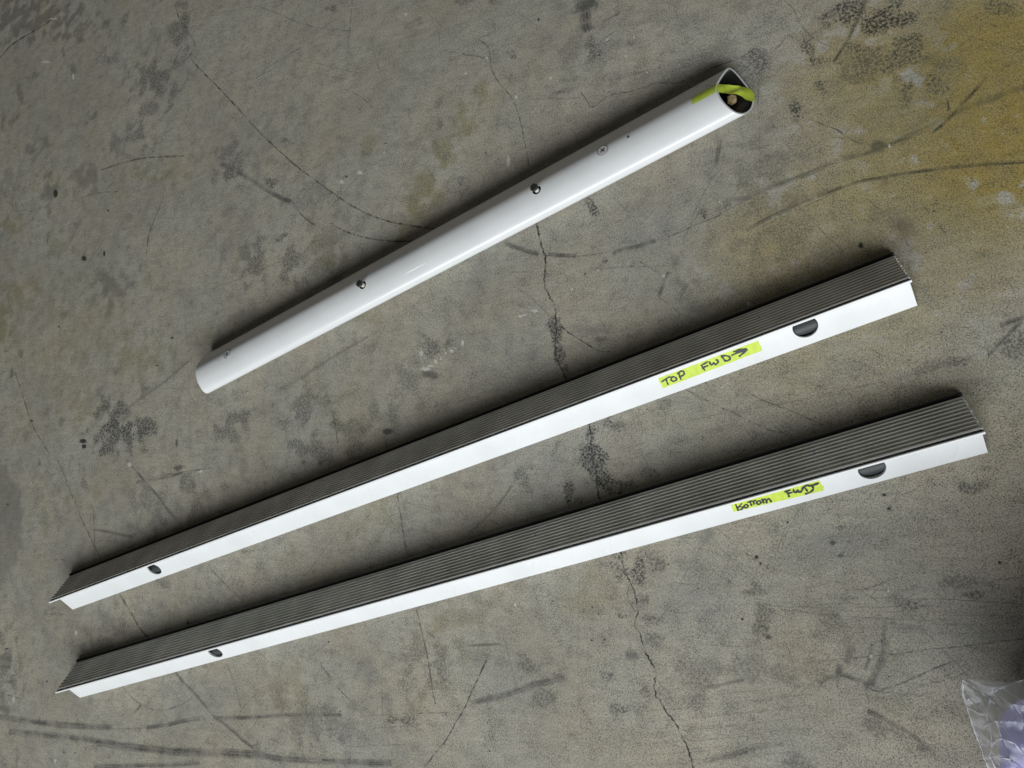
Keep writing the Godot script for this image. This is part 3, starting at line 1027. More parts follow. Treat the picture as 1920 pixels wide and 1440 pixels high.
	blot(-75, 15, 9.2, 4.2, 178, 0.50, 1)
	blot(-83, 35, 3.3, 2.8, 167, 0.80, 0)
	blot(-76, 52, 4.0, 2.8, 173, 0.70, 0)
	blot(84, -36, 22.9, 9.3, -179, 0.50, 1)
	blot(71, -41, 23.2, 6.7, -179, 0.35, 5)
	blot(-3, 141, 12.1, 6.5, 172, 0.40, 5)
	blot(-302, -170, 16.6, 7.4, -175, 0.30, 1)
	blot(-388, -142, 17.7, 8.4, -176, 0.50, 1)
	blot(-333, -106, 10.1, 4.1, -177, 0.50, 1)
	blot(-421, -875, 36.1, 16.9, 85, 0.80, 0)
	blot(-425, -892, 32.7, 19.6, 79, 0.60, 1)
	blot(-413, -800, 35.1, 13.8, 88, 0.50, 1)
	blot(-1587, -189, 103.9, 37.1, -175, 0.80, 1)
	blot(-1626, -219, 69.5, 53.3, -156, 0.80, 1)
	blot(-1525, -201, 70.9, 26.8, -175, 0.75, 1)
	blot(-1627, -158, 43.2, 19.8, -174, 0.70, 1)
	blot(-1570, -234, 30.9, 17.3, -170, 0.40, 1)
	blot(25, -700, 58.6, 36.1, -152, 0.70, 1)
	blot(48, -642, 42.0, 23.8, -156, 0.50, 1)
	blot(-1802, -650, 9.5, 5.9, -156, 0.92, 4)
	blot(-1721, -649, 7.2, 3.9, 73, 0.92, 4)
	blot(-1723, -764, 4.5, 2.2, -162, 0.92, 4)
	blot(-1948, -240, 4.5, 2.6, -169, 0.92, 4)
	blot(-1959, -860, 12.9, 8.4, 55, 0.92, 4)
	blot(-951, -685, 3.5, 1.8, -161, 0.92, 4)
	blot(-856, -734, 1.7, 1.3, -143, 0.92, 4)
	blot(104, 56, 1.9, 1.7, 127, 0.92, 4)
	blot(-139, 8, 1.4, 1.3, 154, 0.92, 4)
	blot(21, 71, 0.9, 0.8, 139, 0.92, 4)
	blot(-152, 144, 0.9, 0.8, 132, 0.92, 4)
	blot(-183, 56, 2.6, 2.3, 161, 0.92, 4)
	blot(-178, 65, 1.9, 1.5, 101, 0.92, 4)
	blot(-309, 70, 1.2, 1.1, 151, 0.92, 4)
	blot(-207, 141, 1.8, 1.5, 161, 0.92, 4)
	blot(-181, 149, 1.4, 1.1, 162, 0.92, 4)
	blot(-411, 183, 1.5, 1.3, 113, 0.92, 4)
	blot(-432, 186, 2.0, 1.2, 172, 0.92, 4)
	blot(-430, 137, 1.7, 0.9, 175, 0.92, 4)
	blot(-420, 147, 1.5, 1.1, 96, 0.92, 4)
	blot(-497, 131, 1.1, 0.8, 172, 0.92, 4)
	blot(-16, -28, 2.5, 1.7, 177, 0.92, 4)
	blot(-12, -10, 2.3, 1.7, 175, 0.92, 4)
	blot(-139, 8, 1.5, 1.4, 152, 0.92, 4)
	blot(-80, -19, 1.0, 0.9, 155, 0.92, 4)
	blot(74, -407, 1.5, 1.1, -162, 0.92, 4)
	blot(60, -351, 1.3, 0.9, -166, 0.92, 4)
	blot(-18, -374, 3.8, 2.7, 88, 0.92, 4)
	blot(68, -239, 1.2, 1.0, 91, 0.92, 4)
	blot(-514, -895, 3.1, 1.7, 82, 0.92, 4)
	blot(-398, -787, 1.9, 1.3, -143, 0.92, 4)
	blot(-851, -734, 1.7, 1.3, -143, 0.92, 4)
	blot(-623, -658, 1.8, 1.4, -138, 0.92, 4)
	blot(-1772, 373, 3.2, 1.8, 176, 0.92, 4)
	blot(-1233, 400, 2.1, 1.2, 172, 0.92, 4)
	blot(-955, 362, 1.8, 1.1, 170, 0.92, 4)
	blot(-913, 342, 1.9, 1.0, 172, 0.92, 4)
	blot(-946, 226, 2.4, 1.5, 175, 0.92, 4)
	blot(-875, 257, 1.5, 1.1, 172, 0.92, 4)
	blot(-766, 251, 1.4, 1.0, 172, 0.92, 4)
	blot(-613, 325, 1.2, 0.9, 161, 0.92, 4)
	blot(-609, 367, 1.6, 1.2, 160, 0.92, 4)
	blot(-804, 183, 1.1, 0.9, 173, 0.92, 4)
	blot(-1786, 102, 2.5, 1.5, -176, 0.92, 4)
	blot(-1760, 101, 2.5, 1.5, -176, 0.92, 4)
	blot(-2010, -30, 3.8, 2.5, -169, 0.92, 4)
	blot(-1441, -401, 3.9, 2.5, -162, 0.92, 4)
	blot(-1484, -340, 4.5, 1.3, -173, 0.92, 4)
	blot(-1877, -479, 3.3, 2.4, -141, 0.92, 4)
	blot(63, -557, 0.8, 0.6, 77, 0.92, 4)
	blot(-1943, 315, 5.3, 2.0, 176, 0.92, 4)
	blot(-1684, 513, 2.6, 1.5, 173, 0.92, 4)
	blot(-1645, 509, 2.2, 1.3, 173, 0.92, 4)
	blot(-1434, 472, 2.0, 1.2, 172, 0.92, 4)
	blot(-2, 247, 0.9, 0.7, 149, 0.92, 4)
	blot(-242, -197, 1.3, 0.8, -173, 0.92, 4)
	blot(-532, -77, 1.6, 1.0, -177, 0.92, 4)
	blot(-334, -163, 1.1, 1.1, -148, 0.92, 4)
	blot(-193, -94, 1.0, 1.0, 104, 0.92, 4)
	blot(-238, -293, 1.1, 1.0, 60, 0.92, 4)
	blot(-2126, -1256, 25.4, 14.7, -143, 0.30, 0)
	blot(-2170, -1266, 22.2, 12.2, -147, 0.30, 0)
	blot(-2192, -1216, 31.0, 14.9, 68, 0.30, 0)
	blot(-2239, -1143, 37.3, 18.8, -154, 0.30, 0)
	blot(-2097, -1024, 40.2, 21.1, -155, 0.30, 0)
	blot(-2025, -1017, 40.3, 24.3, -147, 0.30, 0)
	blot(-2002, -888, 49.5, 33.0, -131, 0.30, 0)
	blot(-2006, -830, 36.6, 16.3, -162, 0.30, 0)
	blot(-2004, -1295, 15.7, 8.9, 62, 0.30, 0)
	blot(-1945, -1232, 17.6, 10.6, 58, 0.30, 0)
	blot(-1838, -761, 24.8, 17.2, -132, 0.30, 0)
	blot(-1853, -509, 18.3, 13.5, -135, 0.30, 0)
	blot(-1878, -260, 19.2, 14.4, 56, 0.30, 0)
	blot(-1967, -204, 24.0, 15.9, -164, 0.30, 0)
	blot(-1851, -420, 16.7, 11.8, -154, 0.30, 0)
	blot(-1822, -227, 18.8, 14.7, -145, 0.30, 0)
	blot(-1685, -546, 59.6, 43.6, -144, 0.30, 0)
	blot(-1645, -554, 44.6, 32.4, -146, 0.30, 0)
	blot(-1832, -874, 66.0, 41.1, -150, 0.30, 0)
	blot(-1809, -869, 44.0, 28.3, 60, 0.30, 0)
	blot(-2180, 14, 254.3, 186.2, -162, 0.20, 8)
	blot(171, -596, 118.4, 87.3, 80, 1.00, 2)
	blot(103, -666, 161.0, 85.6, -156, 0.55, 2)
	blot(184, -485, 97.5, 83.7, -134, 0.85, 2)
	blot(114, -510, 140.1, 104.2, -153, 0.55, 2)
	blot(-9, -608, 118.5, 87.1, -148, 0.50, 2)
	blot(46, -455, 171.2, 92.0, -164, 0.40, 2)
	blot(-52, -411, 142.3, 94.7, -163, 0.30, 2)
	blot(131, -369, 95.7, 81.7, 81, 0.50, 2)
	blot(-171, -392, 94.5, 82.7, 66, 0.30, 2)
	blot(19, -291, 109.7, 67.0, -170, 0.30, 2)
	blot(98, -139, 115.7, 102.8, 178, 0.12, 2)
	blot(-106, -245, 142.8, 93.0, -171, 0.22, 2)
	blot(-624, -789, 33.7, 20.1, 79, 0.55, 6)
	blot(-670, -730, 44.5, 23.1, 83, 0.70, 6)
	blot(-716, -676, 44.9, 28.1, 78, 0.75, 6)
	blot(-751, -624, 49.0, 28.8, 80, 0.80, 6)
	blot(-781, -571, 44.0, 22.0, 83, 0.75, 6)
	blot(-811, -535, 20.8, 16.5, 60, 0.60, 6)
	blot(-897, -752, 29.9, 20.6, 69, 0.50, 6)
	blot(-891, -741, 21.3, 6.7, 85, 0.60, 6)
	blot(-898, -772, 19.9, 6.8, -163, 0.40, 6)
	blot(-995, -515, 43.2, 15.6, -168, 0.45, 6)
	blot(-997, -550, 40.5, 9.0, -169, 0.35, 6)
	blot(-1571, -373, 136.8, 45.8, -172, 0.45, 6)
	blot(-1511, -348, 64.8, 37.1, -167, 0.30, 6)
	blot(-1828, -324, 135.0, 79.4, -167, 0.20, 6)
	blot(-1731, -251, 64.1, 43.2, -164, 0.35, 6)
	blot(-1719, -240, 24.1, 12.0, 76, 0.50, 6)
	blot(-1924, -705, 74.5, 37.1, -162, 0.35, 6)
	blot(-2088, -596, 129.6, 35.6, -170, 0.60, 6)
	blot(-2136, -528, 82.8, 51.9, 63, 0.75, 6)
	blot(-2183, -814, 73.3, 30.8, -164, 0.60, 6)
	blot(-1976, -906, 62.5, 26.8, -161, 0.35, 6)
	blot(-1640, -730, 34.0, 8.2, -167, 0.40, 6)
	blot(-1593, -828, 126.0, 11.0, -167, 0.50, 6)
	blot(-1547, -553, 34.7, 24.9, 60, 0.40, 6)
	blot(-1534, -829, 143.0, 27.1, -166, 0.25, 6)
	blot(-1847, -9, 130.2, 16.9, 79, 0.30, 6)
	blot(-1768, -41, 41.6, 15.1, -177, 0.40, 6)
	blot(-1658, -46, 37.5, 15.4, 79, 0.35, 6)
	blot(-1832, -476, 216.8, 155.3, -150, 0.22, 6)
	blot(-1987, -451, 231.5, 161.2, -153, 0.15, 6)
	blot(-710, 184, 25.8, 22.4, 168, 0.40, 6)
	blot(-668, 173, 62.5, 34.1, 175, 0.25, 6)
	blot(-1037, 315, 79.2, 56.1, 172, 0.22, 6)
	blot(-853, -16, 61.2, 57.2, -159, 0.30, 6)
	blot(-898, -186, 64.6, 50.4, -166, 0.20, 6)
	blot(-442, 115, 44.6, 39.5, 163, 0.25, 6)
	blot(-146, 178, 29.4, 25.5, 132, 0.20, 6)
	blot(-11, 238, 48.4, 24.8, 169, 0.10, 6)
	blot(-868, -371, 38.8, 12.6, -171, 0.30, 6)
	blot(-976, -423, 19.8, 13.0, -163, 0.40, 6)
	blot(-183, 153, 14.4, 11.1, 165, 0.35, 6)
	blot(-951, 371, 11.6, 7.4, 89, 0.70, 3)
	blot(-303, -353, 52.1, 7.7, 91, 0.40, 3)
	blot(-318, -311, 25.9, 5.2, 91, 0.30, 3)
	blot(-241, -447, 52.3, 5.8, 92, 0.35, 3)
	blot(143, -497, 27.4, 11.9, -163, 0.35, 3)
	blot(-52, -506, 26.1, 8.1, -165, 0.35, 3)
	blot(81, -599, 26.2, 21.4, -123, 0.30, 3)
	blot(158, -459, 11.9, 5.9, -164, 0.30, 3)
	blot(-1954, -49, 162.4, 20.1, 78, 0.28, 3)
	blot(-1921, 137, 51.4, 17.4, 77, 0.30, 3)
	blot(-354, 165, 45.6, 8.2, 91, 0.20, 3)
	blot(-340, 220, 22.4, 15.8, 99, 0.25, 3)
	blot(-1939, -1200, 9.7, 4.4, 72, 0.95, 7)
	blot(-622, -851, 3.2, 2.3, -133, 0.95, 7)
	blot(-668, -832, 3.3, 2.4, -135, 0.95, 7)
	blot(-962, -676, 6.1, 4.2, -151, 0.95, 7)
	blot(-813, -1008, 4.3, 2.6, -146, 0.95, 7)
	blot(-916, -685, 6.9, 4.0, -159, 0.95, 7)
	blot(-576, -631, 11.2, 3.1, 88, 0.95, 7)
	blot(-856, -715, 2.6, 1.9, -144, 0.95, 7)
	blot(-560, -753, 3.6, 2.7, -133, 0.95, 7)
	blot(-491, -771, 3.5, 2.6, -130, 0.95, 7)
	blot(-384, -812, 2.8, 2.1, -125, 0.95, 7)
	blot(-335, -801, 1.9, 1.4, -123, 0.95, 7)
	blot(-350, -770, 2.1, 1.6, -124, 0.95, 7)
	blot(-288, -767, 1.5, 1.2, -121, 0.95, 7)
	blot(-371, -787, 1.6, 1.2, -125, 0.95, 7)
	blot(-315, -729, 2.1, 1.6, -123, 0.95, 7)
	blot(-525, -345, 6.7, 2.9, -170, 0.95, 7)
	blot(-552, -339, 4.4, 2.3, -170, 0.95, 7)
	blot(-544, -340, 3.7, 1.6, -171, 0.95, 7)
	blot(-174, -310, 3.9, 2.9, 87, 0.95, 7)
	blot(-180, -301, 4.6, 1.9, -171, 0.95, 7)
	blot(-456, -373, 2.2, 1.9, -140, 0.95, 7)
	blot(-409, -399, 2.1, 1.9, -135, 0.95, 7)
	blot(-300, -373, 2.2, 2.0, 53, 0.95, 7)
	blot(-208, -478, 1.7, 1.5, 62, 0.95, 7)
	blot(-756, -294, 4.7, 4.1, -142, 0.95, 7)
	blot(-746, -264, 9.8, 3.5, -173, 0.95, 7)
	blot(-735, -269, 6.3, 2.4, -173, 0.95, 7)
	blot(-724, -276, 4.2, 3.5, -159, 0.95, 7)
	blot(-713, -280, 2.9, 2.2, 79, 0.95, 7)
	blot(-703, -289, 2.9, 2.0, 81, 0.95, 7)
	blot(-691, -292, 4.1, 2.8, -167, 0.95, 7)
	blot(-683, -296, 2.1, 1.7, -156, 0.95, 7)
	blot(-668, -304, 5.9, 2.7, 87, 0.95, 7)
	blot(-1550, -116, 6.8, 4.9, -167, 0.95, 7)
	blot(-1314, -94, 4.7, 3.2, -171, 0.95, 7)
	blot(-21, 94, 2.1, 1.2, 97, 0.95, 7)
	blot(-48, 178, 1.9, 1.5, 107, 0.95, 7)
	blot(90, 87, 2.0, 0.9, 175, 0.95, 7)
	blot(-1683, 260, 5.1, 4.1, -173, 0.95, 7)
	blot(-1892, 424, 8.6, 3.8, 77, 0.95, 7)
	blot(-1711, 535, 4.0, 3.7, 66, 0.95, 7)
	blot(-2069, -1424, 20.7, 2.7, -160, 0.95, 7)
	blot(-2081, -1289, 27.2, 3.1, -162, 0.95, 7)
	blot(-1920, -82, 3.8, 2.2, -172, 0.95, 7)
	blot(-995, -43, 1.4, 1.1, -173, 0.95, 7)
	blot(29, -513, 2.9, 1.2, 92, 0.95, 7)
	blot(162, -498, 1.2, 0.9, 82, 0.95, 7)
	blot(21, 220, 1.0, 0.8, 123, 0.95, 7)
	blot(-563, 140, 2.5, 2.3, 107, 0.95, 7)
	blot(-288, 83, 1.2, 1.1, 147, 0.95, 7)
	blot(-203, 22, 2.2, 1.6, 97, 0.95, 7)
	blot(21, 221, 1.1, 0.9, 123, 0.95, 7)


# ------------------------------------------------------------------ the two step rails
# Cross-section in (t, v): t runs back along the tread from the lip, v down along the front plate. The rail rests on the
# foot of its front plate and on the back edge of its tread, like a tent.

const RAIL := 1813.6

func rail_point(t: float, v: float) -> Vector2:     # (z, y)
	return Vector2(-22.01 - 0.72398 * t + 0.68982 * v, 54.634 - 0.68982 * t - 0.72398 * v)


func section(points: Array) -> PackedVector2Array:
	var out := PackedVector2Array()
	for p in points:
		out.append(rail_point(p[0], p[1]))
	return out


func plate_point(u: float, v: float, d: float) -> Array:
	var p := rail_point(21.76 + d, v)
	return [Vector3(u, p.y, p.x) * MM, Vector3(0, 0.68982, 0.72398)]


func step_rail(white: Material, hole_a: Array, hole_b: Array) -> Node3D:
	var o := Node3D.new()
	var st := begin()
	sweep(st, section([[0.0, 1.0], [0.3, 0.3], [1.0, 0.0], [1.9, 0.0], [2.5, 0.4], [2.7, 1.9], [75.18, 1.9], [75.18, 3.83], [0.9, 3.83], [0.25, 3.5], [0.0, 2.8]]), 0.0, RAIL)
	part(o, "tread_plate", st, white)
	# ribbed grip strip
	var grip := begin()
	sweep(grip, section([[2.9, 1.25], [75.1, 1.25], [75.1, 1.88], [2.9, 1.88]]), 0.6, RAIL - 0.6)
	var strip := part(o, "grip_strip", grip, rubber(0.035), "grey ribbed grip strip on the tread")  # base kept near black; groove shade is put into its colour
	var rm := rubber(0.92)
	for k in 10:
		var c := 7.9 + 7.1 * k
		var rb := begin()
		sweep(rb, section([[c - 2.1, 1.24], [c - 2.0, -0.5], [c - 1.8, -1.15], [c - 1.1, -1.5], [c, -1.6], [c + 1.1, -1.5], [c + 1.8, -1.15], [c + 2.0, -0.5], [c + 2.1, 1.24]]), 0.3 + 1.1 * absf(sin(k * 2.7)), RAIL - 0.3 - 0.8 * absf(sin(k * 1.9)), 0.9)
		part(strip, "rib", rb, rm)
	# front plate with two round holes
	var a := [hole_a[0], hole_a[1], hole_a[2], 4.0]
	var b := [hole_b[0], hole_b[1], hole_b[2], 4.0]
	var vs := PackedFloat32Array([3.84, 54.2])
	var fp := begin()
	holed(fp, 0.0, RAIL, vs, [a, b], plate_point, 0.0)
	holed(fp, 0.0, RAIL, vs, [a, b], plate_point, 3.4, -1.0)
	bore(fp, a, plate_point, 0.0, 3.4)
	bore(fp, b, plate_point, 0.0, 3.4)
	var foot := [[21.76, 54.2], [22.3, 54.73], [24.6, 54.73], [25.16, 54.2]]
	for k in 3:
		var p := rail_point(foot[k][0], foot[k][1])
		var q := rail_point(foot[k + 1][0], foot[k + 1][1])
		var e := (q - p).normalized()
		var nn := Vector3(0, e.x, -e.y)
		if nn.y > 0.0 and k == 1 or nn.dot(Vector3(0, -0.72, 0.69)) < 0.0:
			nn = -nn
		quad(fp, Vector3(0, p.y, p.x) * MM, Vector3(RAIL, p.y, p.x) * MM, Vector3(RAIL, q.y, q.x) * MM, Vector3(0, q.y, q.x) * MM, nn, nn, nn, nn)
	for e in [[0.0, -1.0], [RAIL, 1.0]]:
		var c0 := rail_point(21.76, 3.84)
		var c1 := rail_point(25.16, 3.84)
		var c2 := rail_point(25.16, 54.2)
		var c3 := rail_point(21.76, 54.2)
		var nx := Vector3(e[1], 0, 0)
		quad(fp, Vector3(e[0], c0.y, c0.x) * MM, Vector3(e[0], c1.y, c1.x) * MM, Vector3(e[0], c2.y, c2.x) * MM, Vector3(e[0], c3.y, c3.x) * MM, nx, nx, nx, nx)
	part(o, "front_plate", fp, white)
	# rounded black band along the back edge, on the floor
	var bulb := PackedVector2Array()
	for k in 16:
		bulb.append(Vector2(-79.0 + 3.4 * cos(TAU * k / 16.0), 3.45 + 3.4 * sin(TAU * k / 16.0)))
	var band := begin()
	sweep(band, bulb, 5.0, RAIL - 1.0)
	part(o, "edge_band", band, plain(lin(0.012, 0.012, 0.011), 0.7), "black band along the back edge of the tread")
	# dark sleeves behind the holes
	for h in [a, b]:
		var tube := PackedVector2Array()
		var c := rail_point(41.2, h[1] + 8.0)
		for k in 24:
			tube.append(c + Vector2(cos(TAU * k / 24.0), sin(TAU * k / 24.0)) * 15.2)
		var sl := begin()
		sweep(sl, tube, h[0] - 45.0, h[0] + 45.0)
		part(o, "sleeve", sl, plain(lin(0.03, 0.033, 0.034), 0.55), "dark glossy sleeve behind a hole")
	return o


func rubber(grey_value: float) -> StandardMaterial3D:
	var m := plain(Color(1, 1, 1), 0.3)
	var lo := lin(grey_value * 0.72, grey_value * 0.72, grey_value * 0.68)
	var hi := lin(grey_value * 1.15, grey_value * 1.15, grey_value * 1.1)
	m.albedo_texture = noise_map(int(grey_value * 1000.0), 256, 0.02, 5, lo, hi)
	m.uv1_triplanar = true
	m.uv1_scale = Vector3(2.3, 2.3, 2.3)
	return m


func tape_material() -> StandardMaterial3D:
	var m := plain(Color(1, 1, 1), 0.55)
	m.albedo_texture = noise_map(41, 256, 0.05, 4, Color(0.67, 0.745, 0.21), Color(0.755, 0.825, 0.29))
	m.uv1_triplanar = true
	m.uv1_scale = Vector3(9, 9, 9)
	return m


# A strip of tape stuck on a front plate, outline in tenths of a millimetre along and down the plate.
func tape_on(rail: Node3D, outline: PackedVector2Array, strokes: Array, radius: float, label: String) -> void:
	var lay := func(p: Vector2, lift: float) -> Vector3:
		var r := rail_point(21.76 - lift, p.y)
		return Vector3(p.x, r.y, r.x) * MM
	var up := Vector3(0, 0.68982, 0.72398)
	var st := begin()
	var idx := Geometry2D.triangulate_polygon(outline)
	for k in range(0, idx.size(), 3):
		tri(st, lay.call(outline[idx[k]], 0.16), lay.call(outline[idx[k + 1]], 0.16), lay.call(outline[idx[k + 2]], 0.16), up, up, up)
	var mid := Vector2.ZERO
	for p in outline:
		mid += p / outline.size()
	for i in outline.size():
		var p := outline[i]
		var q := outline[(i + 1) % outline.size()]
		var e := (q - p).normalized().orthogonal()
		if e.dot((p + q) * 0.5 - mid) < 0.0:
			e = -e
		var n3 := Vector3(e.x, -e.y * 0.724, e.y * 0.69)
		quad(st, lay.call(p, 0.16), lay.call(q, 0.16), lay.call(q, 0.01), lay.call(p, 0.01), n3, n3, n3, n3)
	var tape := part(rail, "tape_strip", st, tape_material(), label)
	var ink := begin()
	var lift := 0.2
	for s in strokes:
		var line := smooth_line(pairs(s, 0.1), 5)
		for i in line.size():
			var r := radius * (0.88 + 0.2 * sin(i * 0.9 + s[0]))
			lift += 0.0012
			for k in 14:
				tri(ink, lay.call(line[i], lift), lay.call(line[i] + Vector2.from_angle(TAU * k / 14.0) * r, lift), lay.call(line[i] + Vector2.from_angle(TAU * (k + 1) / 14.0) * r, lift), up, up, up)
			if i + 1 < line.size():
				lift += 0.0012
				var w := (line[i + 1] - line[i]).normalized().orthogonal() * r
				quad(ink, lay.call(line[i] + w, lift), lay.call(line[i + 1] + w, lift), lay.call(line[i + 1] - w, lift), lay.call(line[i] - w, lift), up, up, up, up)
	part(tape, "lettering", ink, plain(lin(0.012, 0.012, 0.016), 0.5))


func torn(x0: float, x1: float, top0: float, top1: float, low0: float, low1: float, seed_: int) -> PackedVector2Array:
	var rng := RandomNumberGenerator.new()
	rng.seed = seed_
	var out := PackedVector2Array()
	for i in 9:
		out.append(Vector2(lerpf(x0, x1, i / 8.0), lerpf(top0, top1, i / 8.0) + rng.randf_range(-0.12, 0.12)))
	for i in 5:
		out.append(Vector2(x1 + rng.randf_range(-0.5, 0.7) + (1.6 if i == 3 else 0.0), lerpf(top1, low1, (i + 0.6) / 5.4)))
	for i in 9:
		out.append(Vector2(lerpf(x1, x0, i / 8.0), lerpf(low1, low0, i / 8.0) + rng.randf_range(-0.12, 0.12)))
	for i in 5:
		out.append(Vector2(x0 + rng.randf_range(-0.8, 0.5), lerpf(low0, top0, (i + 0.6) / 5.4)))
	return out


func top_tape(rail: Node3D) -> void:
	tape_on(rail, torn(1455.2, 1608.8, 19.6, 18.4, 39.4, 36.6, 1), [
		[14582, 276, 14626, 261, 14662, 251, 14697, 243, 14725, 243, 14742, 260],
		[14658, 260, 14652, 296, 14646, 352],
		[14754, 262, 14728, 285, 14722, 313, 14740, 337, 14775, 337, 14802, 323, 14798, 290, 14776, 261, 14754, 262],
		[14875, 240, 14862, 284, 14857, 355],
		[14846, 242, 14875, 225, 14913, 216, 14937, 223, 14946, 254, 14936, 284, 14909, 298, 14872, 297],
		[15221, 245, 15225, 295, 15234, 341],
		[15221, 245, 15273, 234, 15324, 223],
		[15229, 285, 15265, 289, 15298, 287],
		[15350, 240, 15346, 282, 15366, 295, 15395, 279, 15401, 308, 15429, 312, 15462, 287, 15464, 258, 15445, 244],
		[15538, 211, 15550, 263, 15555, 312],
		[15538, 211, 15599, 234, 15638, 275, 15634, 308, 15596, 325, 15555, 312],
		[15680, 262, 15791, 256, 15901, 265],
		[15724, 217, 15804, 220, 15879, 238, 15901, 265],
		[15901, 265, 15831, 296, 15772, 320],
		[15752, 238, 15824, 241, 15884, 250],
	], 1.5, "lime tape strip lettered TOP FWD with an arrow")


func bottom_tape(rail: Node3D) -> void:
	tape_on(rail, torn(1492.6, 1615.4, 22.0, 23.0, 37.4, 43.2, 2), [
		[14995, 252, 14993, 311, 14988, 362],
		[15000, 320, 15073, 263],
		[15025, 301, 15061, 327, 15055, 354, 15028, 363, 14988, 362],
		[15087, 320, 15110, 301, 15137, 306, 15140, 336, 15118, 356, 15089, 350, 15087, 320],
		[15164, 269, 15200, 261, 15236, 271, 15270, 274],
		[15193, 260, 15190, 299, 15188, 340],
		[15236, 271, 15232, 298, 15230, 326],
		[15268, 318, 15289, 298, 15316, 300, 15325, 330, 15302, 355, 15271, 348, 15268, 318],
		[15357, 286, 15358, 326, 15354, 358],
		[15358, 315, 15384, 294, 15399, 308, 15393, 368],
		[15402, 332, 15434, 306, 15449, 323, 15453, 370],
		[15707, 249, 15706, 320, 15704, 362],
		[15683, 262, 15710, 261, 15749, 258],
		[15705, 311, 15732, 309, 15763, 305],
		[15794, 263, 15795, 314, 15813, 328, 15843, 293, 15845, 334, 15867, 339, 15905, 307, 15913, 273],
		[15936, 271, 15947, 319, 15953, 359],
		[15926, 267, 15988, 259, 16035, 300, 16037, 344, 15993, 387, 15922, 399],
		[15998, 274, 16057, 277, 16125, 272],
		[16049, 290, 16084, 285, 16119, 278],
	], 1.5, "lime tape strip lettered Bottom FWD")


# ------------------------------------------------------------------ the streamlined tube

const TUBE_END := 598.9       # right end at floor level; the end is cut at 45 degrees
const TUBE_START := -598.9
var hull := PackedVector2Array()      # (z, y)
var hull_n := PackedVector2Array()
var hull_s := PackedFloat32Array()


func make_hull() -> void:
	var raw := pairs([130, 424, 244, 347, 347, 266, 424, 200, 438, 163, 418, 131, 319, 87, 156, 46, 25, 12, -105, 0, -220, 29, -326, 77, -398, 136, -448, 210, -455, 278, -422, 348, -335, 408, -215, 455, -95, 472, 25, 466], 0.1)
	for i in raw.size():
		raw[i].x = -raw[i].x
	# start the outline on the underside so that the seam is out of sight
	var turned := PackedVector2Array()
	for i in raw.size():
		turned.append(raw[(i + 9) % raw.size()])
	var pts := smooth_line(turned, 4, true)
	for k in 2:
		var relaxed := pts.duplicate()
		for i in pts.size():
			relaxed[i] = pts[i] * 0.5 + (pts[(i + 1) % pts.size()] + pts[i - 1 if i > 0 else pts.size() - 1]) * 0.25
		pts = relaxed
	var low := 1e9
	for p in pts:
		low = minf(low, p.y)
	var s := 0.0
	var n := pts.size()
	for i in n + 1:
		var p := pts[i % n] - Vector2(0, low)
		if i > 0:
			s += p.distance_to(hull[i - 1])
		hull.append(p)
		hull_s.append(s)
		var e := (pts[(i + 1) % n] - pts[(i - 1 + n) % n]).normalized()
		hull_n.append(Vector2(e.y, -e.x))
	var c := Vector2(0, 22)
	if hull_n[0].dot(hull[0] - c) < 0.0:
		for i in n + 1:
			hull_n[i] = -hull_n[i]


func hull_at(u: float, v: float, d: float) -> Array:
	var i := clampi(hull_s.bsearch(v) - 1, 0, hull_s.size() - 2)
	var k := clampf((v - hull_s[i]) / (hull_s[i + 1] - hull_s[i]), 0.0, 1.0)
	var n := hull_n[i].lerp(hull_n[i + 1], k).normalized()
	var p := hull[i].lerp(hull[i + 1], k) - n * d
	var x := u
	if u > TUBE_END - 0.01:
		x = u - p.y
	return [Vector3(x, p.y, p.x) * MM, Vector3(0, n.y, n.x)]


# How far round the outline the upper side has a given z.
func hull_v(z: float) -> float:
	var best := 0.0
	var score := 1e9
	for i in hull.size():
		if hull[i].y > 18.0 and absf(hull[i].x - z) < score:
			score = absf(hull[i].x - z)
			best = hull_s[i]
	for i in hull.size() - 1:
		if hull[i].y > 18.0 and (hull[i].x - z) * (hull[i + 1].x - z) <= 0.0:
			best = lerpf(hull_s[i], hull_s[i + 1], (z - hull[i].x) / (hull[i + 1].x - hull[i].x + 1e-6))
	return best


func surface_frame(u: float, z: float, tilt := 0.0) -> Transform3D:
	var q := hull_at(u, hull_v(z), 0.0)
	var up: Vector3 = q[1]
	var right := Vector3(1, 0, 0)
	return Transform3D(Basis(right, up, right.cross(up)).rotated(up, tilt), q[0])


